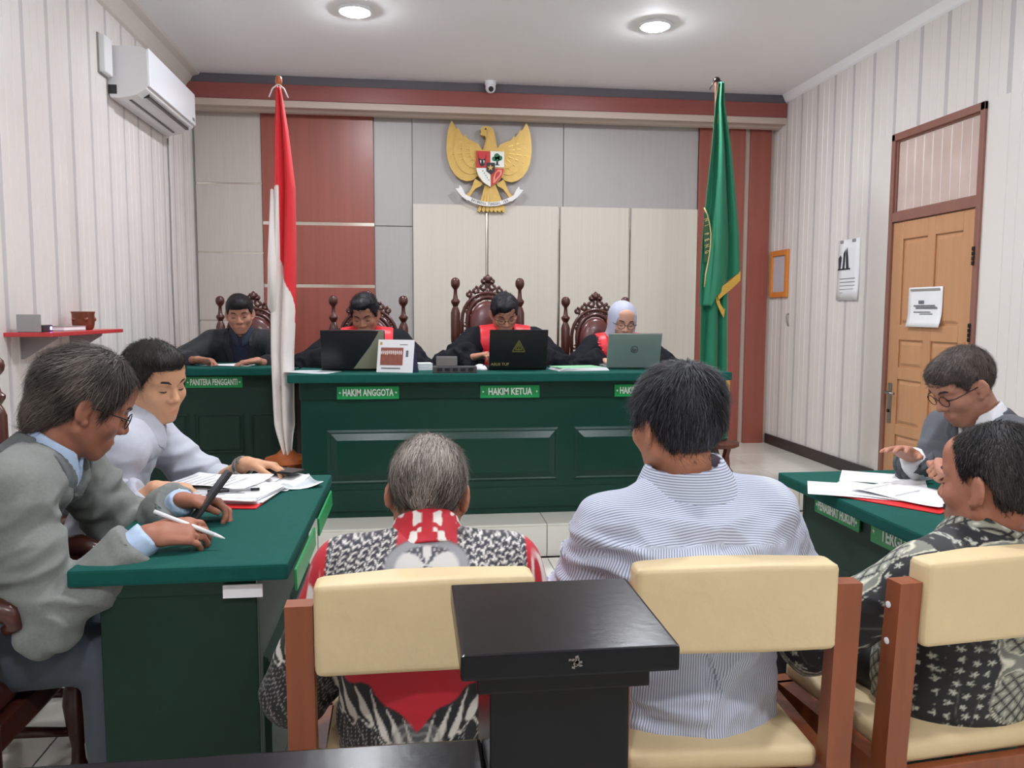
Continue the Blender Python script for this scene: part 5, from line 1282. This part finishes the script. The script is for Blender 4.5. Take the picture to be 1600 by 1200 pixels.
# ------------------------------------------------------------------ three seated men seen from behind
def mixc(c, m, rgb): return c*(1-m[:, None])+lin_np(rgb)*m[:, None]
def sstep(x, w=.0012): return np.clip(.5+x/(2*w), 0, 1)
def red_batik(L, Vt):
    s, f, u = L[:, 0], L[:, 1], L[:, 2]; z = Vt[:, 2]
    navy, white, red, grey, black = (30, 31, 44), (232, 228, 222), (190, 26, 44), (132, 132, 136), (24, 24, 28)
    c = np.tile(lin_np(red), (len(s), 1))
    # yoke with leaf rows
    q = np.abs(s); yoke = sstep(u+.115+.10*np.clip(q-.08, 0, .1), .002)*sstep(q-.062)*sstep(.205-q)
    a = (q*.94+u*.22)/.018; b = (u*.94-q*.22)/.0105; fa = a-np.floor(a)
    leaf = sstep(.25-np.abs(((b+np.abs(fa-.5)*1.6) % 1)-.5)*1.0-.10, .08)*sstep(np.abs(fa-.5)-.06, .05)*sstep(.40-np.abs(fa-.5), .05); line = sstep(np.abs(fa-.5)-.455, .03)
    yc = mixc(np.tile(lin_np(navy), (len(s), 1)), np.clip(leaf+line, 0, 1)*.85, white); c = c*(1-yoke[:, None])+yc*yoke[:, None]
    # centre medallion
    rr = np.sqrt((q/.085)**2+((u+.012)/.042)**2); med = sstep((1-rr)*.05, .002)*(f < .03)
    th = np.arctan2(u+.005, q+1e-6); petal = sstep(np.cos(th*4)*.5+.5-np.abs(rr-.45)*1.8-.15, .12); dt = sstep(np.sin(s*2*PI/.011)*np.sin(u*2*PI/.011)-.45, .2)*(rr < .8); mc = mixc(np.tile(lin_np((52, 52, 62)), (len(s), 1)), np.clip(petal+dt*.7, 0, 1)*.8, (206, 202, 198)); mc = mixc(mc, sstep(np.abs(rr-.86)*.05-.004, .002)*0+sstep(.006-np.abs(rr-.86)*.05, .002), grey)
    c = c*(1-med[:, None])+mc*med[:, None]
    arc = sstep(.010-np.abs(np.sqrt((q-.115)**2+(u+.105)**2)-.08), .003)*(f < .03)*(u < -.03); c = mixc(c, arc*.9, grey)
    # dark lower part with flames
    zb = .575-.85*np.clip(.09-np.abs(s+.02), 0, .09)+.02*np.sin(s*90)*.3
    zb = np.where(np.abs(s) > .20, .66, zb)
    low = sstep(zb-z, .0015); d = zb-z
    ph = (s+.45*d*np.sign(s+.02))/.032; fp = ph-np.floor(ph)-.5; wdt = np.interp(d, [.0, .012, .03, .055, .068, .075], [.02, .06, .12, .34, .30, 0]); fl_ = sstep((wdt-np.abs(fp))*.03, .0012)*sstep(d-.006, .002)
    sc_ = sstep(.0022-np.abs(d-.078-.006*np.sin(ph*2*PI)), .001); dots = ((np.sin(s*2*PI/.0085)*np.sin((z+s*.5)*2*PI/.0085)) > .55)*sstep(d-.084, .002)
    lc = mixc(np.tile(lin_np(black), (len(s), 1)), np.clip(fl_+sc_, 0, 1), (214, 208, 198)); lc = mixc(lc, dots*.6, (170, 168, 164))
    r2 = np.sqrt((s+.02)**2+((z-.45)*.8)**2); m2 = sstep(.055-r2, .003); lc = mixc(lc, m2*(.25+.5*np.clip(np.sin(r2*420+np.sin(np.arctan2(z-.45, s+.02)*5)*2), 0, 1)), (150, 148, 146))
    c = c*(1-low[:, None])+lc*low[:, None]
    # white splash on the sleeve
    sp = sstep(vnoise(np.c_[s*38, f*38, z*22], 3)-.30, .1)*sstep(np.abs(s)-.215)*sstep(z-.655, .004)*sstep(.80-z, .01); c = mixc(c, sp*.9, white)
    return c
def collar_batik(L, Vt):
    c = np.tile(lin_np((190, 26, 44)), (len(L), 1)); n = vnoise(np.c_[np.abs(L[:, 0])*75, L[:, 2]*60, L[:, 1]*35], 5)+.5*vnoise(np.c_[np.abs(L[:, 0])*120, L[:, 2]*90, L[:, 1]*60], 6)
    return mixc(c, sstep(n-.16, .05)*sstep(np.abs(L[:, 0])-.012), (232, 226, 220))
def black_batik(L, Vt):
    s, f, u = L[:, 0], L[:, 1], L[:, 2]; c = np.tile(lin_np((20, 22, 26)), (len(s), 1)); cream, grey = (206, 204, 184), (120, 122, 112)
    a = np.where(np.abs(s) > .17, f+s*.35, s); P2 = np.c_[a, u]
    n1 = vnoise(np.c_[P2*10+3.3, f*3], 31)*1.1+.35*vnoise(np.c_[P2*22, f*5], 12)+.06
    diam = (n1 > .10); da = np.abs(((a+u)/.034) % 1-.5); db = np.abs(((a-u)/.034) % 1-.5); dl = np.maximum(da, db)
    dc = mixc(np.tile(lin_np((150, 152, 138)), (len(s), 1)), sstep(dl-.40, .04), (22, 24, 26)); dc = mixc(dc, sstep(.12-np.maximum(da, db)*.5-.06, .03)*.6, (226, 224, 208))
    c = np.where(diam[:, None], dc, c)
    band = sstep(.050-np.abs(n1-.04), .02); c = mixc(c, band, grey); edge = sstep(.014-np.abs(np.abs(n1-.04)-.058), .007); c = mixc(c, edge, cream)
    # star flowers on the black ground
    g = P2/.027; ig = np.floor(g); best = np.full(len(s), 9.0); ang = np.zeros(len(s))
    for i in (-1, 0, 1):
        for j in (-1, 0, 1):
            h1 = np.sin((ig[:, 0]+i)*127.1+(ig[:, 1]+j)*311.7)*43758.5453; h2 = np.sin((ig[:, 0]+i)*269.5+(ig[:, 1]+j)*183.3)*43758.5453
            cx = ig[:, 0]+i+.5+.3*((h1-np.floor(h1))-.5); cy = ig[:, 1]+j+.5+.3*((h2-np.floor(h2))-.5); dx, dy = g[:, 0]-cx, g[:, 1]-cy; d = np.hypot(dx, dy); t = d < best; best = np.where(t, d, best); ang = np.where(t, np.arctan2(dy, dx), ang)
    st = sstep((.19+.10*np.cos(ang*5)-best)*.027, .0012)*(n1 < -.08); c = mixc(c, st*.9, (196, 198, 186))
    vine = sstep(.010-np.abs(vnoise(np.c_[P2*17, f*4], 21)), .01)*(n1 < -.05); c = mixc(c, vine*.5, (110, 112, 104)); return c
def lattice(L, Vt):
    s, u = L[:, 0]+L[:, 1]*.9, L[:, 2]; da = np.abs(((s+u)/.030) % 1-.5); db = np.abs(((s-u)/.030) % 1-.5); dl = np.maximum(da, db)
    c = mixc(np.tile(lin_np((150, 152, 138)), (len(s), 1)), sstep(dl-.38, .04), (22, 24, 26)); return mixc(c, sstep(.14-np.minimum(1, np.hypot(da, db)), .05)*.7, (226, 224, 208))
bt = mat('batik_cloth', (255, 255, 255), .65, attr='Col', sheen=.08)
P = Person('person in red, black and white batik shirt seen from behind', (.022, 1.635, .47), (.034, 1.745, .902), 10, -18, 2, 2, neck=(.030, 1.665, .812), skin=(172, 116, 92), chest=1.0, shw=.170, vox=.006, hump=.02, shdrop=.055, belly=.02,
           hands=(dict(w=(-.12, 1.90, .56), d=(.5, .8, -.2), n=(0, 0, -1)), dict(w=(.18, 1.90, .56), d=(-.5, .8, -.2), n=(0, 0, -1))), poles=((-.5, -.3, -.8), (.5, -.3, -.8)))
P.body(); shirt(P, bt, .008, .0042, (.25, .25), folds=.0045, srad=(.062, .066, .062, .05), colf=red_batik, seed=11, hem=.10); P.collar(bt, .063, .066, .005, colf=collar_batik, vox=.0028)
face_details(P.o, P.C, P.R, P.org, None, (80, 74, 70))
hair_part(P.o, P.C, P.R, P.org, dict(line=[(-.2, -.058), (-.06, -.054), (-.04, -.04), (-.020, .0), (.012, .005), (.030, .0), (.046, .035), (.060, .066), (.2, .080)], thick=.010, rough=.003, comb=(0, 0, -.07), lift=.004, whorl=(0, .03, .13), grad=lambda L: np.clip(L[:, 2]*5, -.5, .5)), ((58, 52, 50), (178, 168, 160)), 1.0, 14000, .005, 11, .024); P.trousers(mk_cloth('trouser_black', (26, 27, 32)))

def striped():
    if 'shirt_striped' in MATS: return MATS['shirt_striped']
    m = mat('shirt_striped', (206, 214, 232), .75, sheen=.08); nt = m.node_tree; L = nt.links.new; b = nt.nodes['Principled BSDF']
    a = nt.nodes.new('ShaderNodeAttribute'); a.attribute_name = 'loc'; sx = nt.nodes.new('ShaderNodeSeparateXYZ'); L(a.outputs['Vector'], sx.inputs[0])
    def mth(op, x, y=None):
        n = nt.nodes.new('ShaderNodeMath'); n.operation = op
        for i, v in enumerate((x, y)):
            if v is None: continue
            if isinstance(v, (int, float)): n.inputs[i].default_value = v
            else: L(v, n.inputs[i])
        return n.outputs[0]
    cv = mth('SINE', mth('MULTIPLY', sx.outputs[0], 2*PI/.0054))
    fac = mth('MULTIPLY', mth('GREATER_THAN', cv, .2), .85)
    mc = nt.nodes.new('ShaderNodeMix'); mc.data_type = 'RGBA'; L(fac, mc.inputs[0]); mc.inputs[6].default_value = (*lin((206, 213, 230)), 1); mc.inputs[7].default_value = (*lin((124, 128, 148)), 1); L(mc.outputs[2], b.inputs['Base Color']); return m
sm_ = striped()
P = Person('person in blue and white striped shirt seen from behind', (.625, 1.715, .48), (.575, 1.690, 1.060), -24, -4, -2, -3, neck=(.600, 1.675, .925), skin=(184, 126, 98), chest=1.12, shw=.175, vox=.006, hump=.02, shdrop=.085, shtilt=-.012, belly=.02, wide=1.06,
           hands=(dict(w=(.47, 1.98, .54), d=(.4, .8, -.3), n=(0, 0, -1)), dict(w=(.76, 1.98, .58), d=(-.4, .8, -.3), n=(0, 0, -1))), poles=((-.45, -.15, -.8), (.8, -.15, -.6)))
P.body(); F = P.cloth_field(.010, .0056, (.9, .9), (.070, .066, .058, .05), 1.0, .10)
def stripe_vec(L, Vt):
    s0 = L[:, 0]+.3*L[:, 1]*np.sign(L[:, 0]); out = s0.copy()
    yk = L[:, 2]+.12*np.abs(L[:, 0]) > -.085; out = np.where(yk, L[:, 2]*.72+L[:, 1]*.68, out)
    for i in (0, 1):
        a, b = P.sh[i], P.el[i]; ax = nrm(b-a); t = (Vt-a)@ax; q = Vt-a-t[:, None]*ax; e1 = nrm(np.cross(ax, V3(0, 1, .2))); e2 = np.cross(ax, e1)
        arm = (t > -.01)*(np.linalg.norm(q, axis=1) < .085)*((L[:, 0]*(1 if i else -1)) > .165); out = np.where(arm, np.arctan2(q@e2, q@e1)*.062, out)
        a2, b2 = P.el[i], P.wr[i]; ax2 = nrm(b2-a2); t2 = (Vt-a2)@ax2; q2 = Vt-a2-t2[:, None]*ax2; fo = (t2 > .03)*(np.linalg.norm(q2, axis=1) < .08)*(t > .2); out = np.where(fo, np.arctan2(q2@e2, q2@e1)*.055, out)
    return np.c_[out, L[:, 1], L[:, 2]]
P.finish('shirt', F, F.D, sm_, .018, 12, vecf=stripe_vec); P.collar(sm_, .078, .066, .005, open_=.03, flare=.034, vecf=lambda L, Vt: np.c_[L[:, 2], L[:, 1], L[:, 0]])
face_details(P.o, P.C, P.R, P.org, None, (30, 26, 26))
hair_part(P.o, P.C, P.R, P.org, dict(line=[(-.2, -.072), (-.06, -.066), (-.04, -.045), (-.022, .0), (.012, .005), (.030, .01), (.046, .045), (.060, .066), (.2, .080)], thick=.018, rough=.005, comb=(.02, .05, -.05), lift=.007, whorl=(.01, -.02, .13), extra=(((0, -.06, .07), (.07, .05, .055)),), grad=lambda L: -.25), ((17, 17, 19), (86, 86, 94)), 1.06, 14000, .005, 12, .030); P.trousers(mk_cloth('trouser_brown', (96, 78, 62)))

P = Person('person in black and cream batik shirt at the right edge seen from behind', (1.255, 1.675, .47), (1.305, 1.635, .918), -27, -4, 2, -8, neck=(1.290, 1.635, .795), skin=(170, 114, 92), chest=1.08, shw=.172, hs=1.10, vox=.006, hump=.02, shdrop=.08, belly=.02, wide=1.04,
           hands=(dict(w=(1.03, 1.92, .58), d=(.4, .8, -.3), n=(0, 0, -1)), dict(w=(1.36, 1.92, .58), d=(-.4, .8, -.3), n=(0, 0, -1))), poles=((-.9, -.2, -.6), (.7, -.4, -.6)))
P.body(); shirt(P, bt, .008, .0042, (.35, .35), folds=.004, srad=(.064, .064, .06, .05), colf=black_batik, seed=13, hem=.10); P.collar(bt, .066, .074, .005, colf=lattice, vox=.0028)
face_details(P.o, P.C, P.R, P.org, None, (30, 26, 26), mustache=(40, 34, 32))
hair_part(P.o, P.C, P.R, P.org, dict(line=[(-.2, -.085), (-.06, -.078), (-.04, -.05), (-.022, .0), (.006, .0), (.026, .02), (.042, .062), (.056, .085), (.2, .10)], thick=.013, rough=.004, comb=(0, -.03, -.05), lift=.005, temple=.0, whorl=(.01, -.03, .13), grad=lambda L: -.2), ((18, 17, 18), (74, 68, 68)), 1.04, 11000, .005, 13, .018); P.trousers(mk_cloth('trouser_black', (26, 27, 32)))
# ------------------------------------------------------------------ things on the judges' bench
ZT = ZP+.795
def laptop(label, loc, rotz, w, h, m, lean=14, parts=None):
    """hinge at the origin, lid back faces -y, keyboard towards +y"""
    t = thing('laptop', label, 'laptop', loc, rotz, 'laptops on the judges bench')
    box('keyboard_base', (-w/2, 0, .003), (w/2, .235, .016), m, t, .004); box('key_field', (-w*.43, .07, .016), (w*.43, .19, .0175), 'black_plastic', t); box('touch_pad', (-.05, .02+.178, .016), (.05, .228, .0168), 'grey_plastic', t)
    tube_obj('hinge', [(-w*.4, .004, .012), (w*.4, .004, .012)], .006, 'dark_plastic', t)
    ld = empty('lid_pivot', t, (0, 0, .010), (rad(lean), 0, 0)); ld.name = 'lid'
    box('lid_shell', (-w/2, -.006, 0), (w/2, .001, h), m, ld, .003); box('screen', (-w*.475, .001, .014), (w*.475, .0016, h-.008), mat('screen', (150, 170, 190), .1, emit=((170, 190, 215), .35)), ld)
    for dx in (-.16, .16): box('rubber_foot', (dx-.01 if abs(dx) < w/2 else 0, .02, 0), (dx+.01 if abs(dx) < w/2 else .01, .04, .003), 'black_plastic', t)
    return t, ld
t, ld = laptop('laptop with black and olive two-tone lid on the bench', (-.325, 4.560, ZT), rad(-1), .352, .225, mat('lid_black', (30, 29, 36), .3))
ol = mat('lid_olive', (140, 140, 118), .4); cur = [(.145, .223), (.128, .19), (.095, .135), (.05, .075), (-.002, .004)]
poly('olive_panel', [(.172, .004), (.172, .221)]+[(x, min(z, .221)) for x, z in cur], -.0072, -.0058, ol, ld)
bm = bmesh.new(); tube(bm, [(x, -.0075, z) for x, z in cur], .0014, 6); from_bm('bright_line', bm, 'chrome', ld)
box('lid_edge', (-.176, -.006, .222), (.176, .002, .2275), 'chrome', ld)
t, ld = laptop('black laptop with triangular badge facing the presiding judge', (.602, 4.545, ZT), rad(1.5), .335, .228, mat('lid_jet', (15, 16, 20), .4), 12)
yl = mat('badge_olive', (104, 104, 52), .4)
bm = bmesh.new()
for a, b in (((0, .165), (-.036, .100)), ((0, .165), (.036, .100)), ((-.036, .100), (.036, .100)), ((-.018, .115), (0, .150)), ((.018, .115), (0, .150)), ((-.02, .112), (.02, .112)), ((0, .105), (0, .14))):
    tube(bm, [(a[0], -.0068, a[1]), (b[0], -.0068, b[1])], .0035, 6)
from_bm('badge', bm, yl, ld); me = text_mesh('ASUS TUF', .022, 1.1, .0005, .0003); link('lettering', me, mat('badge_gold', (150, 136, 84), .4), ld, (-.105, -.0066, .026), FACE_CAM)
t, ld = laptop('silver green laptop with round logo at the right of the bench', (1.292, 4.590, ZT), rad(-2), .318, .208, mat('lid_silver', (128, 146, 140), .38, metal=.3), 16)
bm = bmesh.new(); tube(bm, [(.02*math.cos(a), -.0066, .112+.02*math.sin(a)) for a in np.linspace(0, 2*PI, 25)[:-1]], .0018, 6, True); from_bm('logo_ring', bm, 'ink_dark', ld)
me = text_mesh('hp', .030, .9, .0006, .0003)
for v in me.vertices: v.co.x += v.co.y*.25
link('lettering', me, 'ink_dark', ld, (-.001, -.0066, .110), FACE_CAM); box('lid_edge', (-.159, -.006, .2055), (.159, .002, .2095), 'chrome', ld)
# desk calendar
t = thing('desk_calendar', 'white tent-shaped desk calendar with a red group photo', 'calendar', (-.078, 4.44, ZT), rad(-20))
bm = bmesh.new(); prism(bm, [(-.035, 0), (-.033, 0), (.004, .176), (.002, .178)], -.112, .098, 'x'); from_bm('front_leaf', bm, 'paper', t)
bm = bmesh.new(); prism(bm, [(.004, .178), (.002, .176), (.060, 0), (.063, 0)], -.112, .098, 'x'); from_bm('back_leaf', bm, mat('calendar_navy', (38, 44, 84), .5), t)
bm = bmesh.new(); prism(bm, [(-.034, .0), (.062, 0), (.003, .175)], .094, .098, 'x'); from_bm('side_gusset', bm, 'calendar_navy' if 'calendar_navy' in MATS else 'paper', t)
sl = empty('print', t, (-.005, -.0350, .002), (rad(-12.0), 0, 0))
box('photo_print', (-.088, -.0022, .038), (.042, -.0008, .135), mat('photo_red', (150, 84, 70), .5, var=(60, .2)), sl)
bm = bmesh.new(); random.seed(2)
for k in range(11): prism(bm, [(-.083+k*.0115+.005*math.cos(a), .108+random.uniform(-.004, .004)+.012*math.sin(a)) for a in [2*PI*j/8 for j in range(8)]], -.0026, -.0021)
from_bm('photo_people', bm, mat('photo_white', (220, 206, 200), .6), sl)
for a, b, c, d, m in ((-.095, -.082, .150, .166, 'gold'), (.02, .065, .150, .154, 'ink'), (.058, .072, .085, .12, 'ink'), (-.08, .03, .018, .024, 'ink')): box('printed_mark', (a, -.0022, c), (b, -.0008, d), m, sl)
# dark block, mouse, paper stacks
t = thing('stamp_rack', 'dark grey stamp rack on the front edge of the bench', 'desk rack', (.235, 4.36, ZT), rad(-2))
dk = mat('rack_grey', (70, 68, 70), .5); box('tray', (-.125, -.03, 0), (.115, .045, .036), dk, t, .004); box('upright', (-.105, .0, .036), (.01, .04, .088), mat('rack_grey2', (112, 110, 108), .5), t, .004)
for k in range(5): box('slot', (-.1+k*.042, -.031, .010), (-.072+k*.042, -.0295, .028), 'black_plastic', t)
bm = bmesh.new(); bmesh.ops.create_uvsphere(bm, u_segments=20, v_segments=12, radius=1); 
for v in bm.verts: v.co = Vector((v.co.x*.033, v.co.y*.055, max(v.co.z, 0)*.034))
t = thing('computer_mouse', 'white computer mouse beside the black laptop', 'mouse', (.388, 4.57, ZT), rad(30)); from_bm('shell', bm, 'white_plastic', t, True); box('scroll_wheel', (-.003, -.035, .024), (.003, -.018, .031), 'grey_plastic', t)
def sheet(name, label, loc, rotz, w=.21, h=.297, m='paper', curl=.004, cat='paper', lines=0, t_=.0008, seed=0, parent=None, group=None):
    rng = random.Random(seed); t = thing(name, label, cat, loc, rotz, group) if parent is None else empty(name, parent, loc, (0, 0, rotz))
    bm = bmesh.new(); g = []; ph = rng.uniform(0, 6)
    for i in range(9):
        y = -h/2+h*i/8; g.append([bm.verts.new((x, y, .0006+curl*(.5+.5*math.sin(ph+y*18+x*9))*(abs(x)/(w/2))**2)) for x in np.linspace(-w/2, w/2, 7)])
    for i in range(8):
        for j in range(6): bm.faces.new((g[i][j], g[i][j+1], g[i+1][j+1], g[i+1][j]))
    o = from_bm('sheet', bm, m, t, True); s = o.modifiers.new('s', 'SOLIDIFY'); s.thickness = t_; s.offset = -1 if False else 1
    for k in range(lines):
        y = h*.36-k*h*.72/max(lines, 1); ln = rng.uniform(.5, .75)*w
        box('text_line', (-w*.38, y, .0022+curl*.35), (-w*.38+ln, y+.0035, .0026+curl*.35), 'ink', t)
    return t
sheet('paper_sheet', 'pale sheets lying left of the two-tone laptop', (-.55, 4.46, ZT), rad(70), .20, .28, mat('paper_grey', (196, 206, 206), .6), seed=1); 
t = thing('file_folder', 'pale green folder on a stack of papers beside the silver laptop', 'folder', (.955, 4.53, ZT), rad(12))
for k in range(4):
    o = box('paper_leaf', (-.15+.006*k, -.09+.004*k, .004*k), (.155-.004*k, .11-.003*k, .004*k+.0034), 'paper', t); o.rotation_euler = (0, 0, rad(3*k-5))
o = box('folder_cover', (-.14, -.06, .0165), (.13, .11, .019), mat('mint', (142, 206, 160), .5), t, .0008, seg=1)
t = thing('paper_stack', 'small white stack behind the desk calendar', 'paper', (.055, 4.62, ZT), rad(8))
for k in range(5): box('leaf', (-.06+.002*k, -.05, .008*k), (.055, .05-.002*k, .008*k+.007), 'paper', t)
sheet('paper_sheet', 'white paper the clerk is reading on his desk', (-1.115, 5.10, ZT), rad(86), .21, .29, seed=3)
# ------------------------------------------------------------------ left desk
ZD = .7505
t = thing('case_file', 'stack of printed case papers over a red folder on the left desk', 'papers', (-.555, 2.44, ZD), rad(-8))
box('red_cover', (-.125, -.15, 0), (.14, .13, .004), 'red_folder', t, .001, seg=1)
rng = random.Random(5)
for k in range(7):
    o = box('paper_leaf', (-.105, -.14, 0), (.105, .14, .0022), 'paper', t, 0, (rng.uniform(-.01, .008), rng.uniform(-.008, .012), .0045+.0025*k), (0, 0, rad(rng.uniform(-5, 5)+84)))
for k in range(7): box('text_line', (-.11, -.07+.02*k, .0225), (-.11+rng.uniform(.12, .2), -.066+.02*k, .0229), 'ink', t)
sheet('open_document', 'curling white document under the hand with the watch', (-.50, 2.62, ZD+.001), rad(78), .21, .28, 'paper', .018, lines=6, seed=8)
sheet('open_document', 'second printed document lying across the case papers', (-.60, 2.54, ZD+.026), rad(70), .20, .27, 'paper', .010, lines=8, seed=9)
sheet('plastic_sleeve', 'crumpled clear plastic sleeve at the far corner of the left desk', (-.385, 2.61, ZD+.001), rad(20), .15, .20, mat('clear_plastic', (222, 232, 236), .15), .02, 'sleeve', seed=10)
t = thing('marker_pen', 'black and white marker pen lying on the case papers', 'pen', (-.535, 2.395, ZD+.0285), rad(8))
tube_obj('barrel', [(-.06, 0, 0), (0, 0, 0)], .005, 'black_plastic', t); tube_obj('middle', [(0, 0, 0), (.06, 0, 0)], .0045, 'grey_plastic', t); tube_obj('cap', [(.06, 0, 0), (.085, 0, 0)], .005, 'black_plastic', t)
t = thing('mobile_phone', 'dark phone lying under the watch hand on papers', 'phone', (-.435, 2.70, ZD+.022), rad(60)); box('case', (-.035, -.07, 0), (.035, .07, .008), 'black_plastic', t, .003); box('glass', (-.032, -.066, .008), (.032, .066, .0086), 'dark_plastic', t)
# stylus in the near hand, tablet in the far hand of the man in the grey blazer
st_ = thing('stylus', 'white stylus held by the man in the grey blazer', 'stylus', (-.516, 1.897, .809)); st_.rotation_euler = (0, rad(22), rad(-6))
tube_obj('barrel', [(-.085, 0, 0), (.062, 0, 0)], .0048, 'white_plastic', st_, 12); tube_obj('tip', [(.062, 0, 0), (.080, 0, 0), (.088, 0, 0)], [.0048, .003, .001], 'white_plastic', st_, 12)
tb = thing('tablet', 'dark slim phone standing on edge in the hand of the grey blazer man', 'phone', (-.520, 2.135, .825)); tb.rotation_euler = (rad(-8), rad(38), rad(14))
box('case', (-.006, -.045, -.075), (.004, .045, .075), 'dark_plastic', tb, .003); box('glass', (-.0072, -.041, -.070), (-.006, .041, .070), 'black_plastic', tb)
# ------------------------------------------------------------------ right desk
sheet('paper_sheet', 'blank white sheet in front of the charcoal blazer man', (1.565, 2.475, ZD), rad(58), .19, .26, seed=11, curl=.002)
t = thing('red_file', 'red folder with white papers on the right desk', 'folder', (1.445, 2.20, ZD), rad(35))
box('red_cover', (-.115, -.16, 0), (.115, .16, .004), 'red_folder', t, .001, seg=1)
sheet('top_sheet', '', (.02, .06, .006), rad(10), .205, .29, seed=12, curl=.004, parent=t); sheet('top_sheet', '', (-.02, .12, .0045), rad(28), .205, .28, seed=13, curl=.002, parent=t); sheet('top_sheet', '', (.035, -.02, .010), rad(-8), .20, .28, seed=14, curl=.008, lines=2, parent=t)
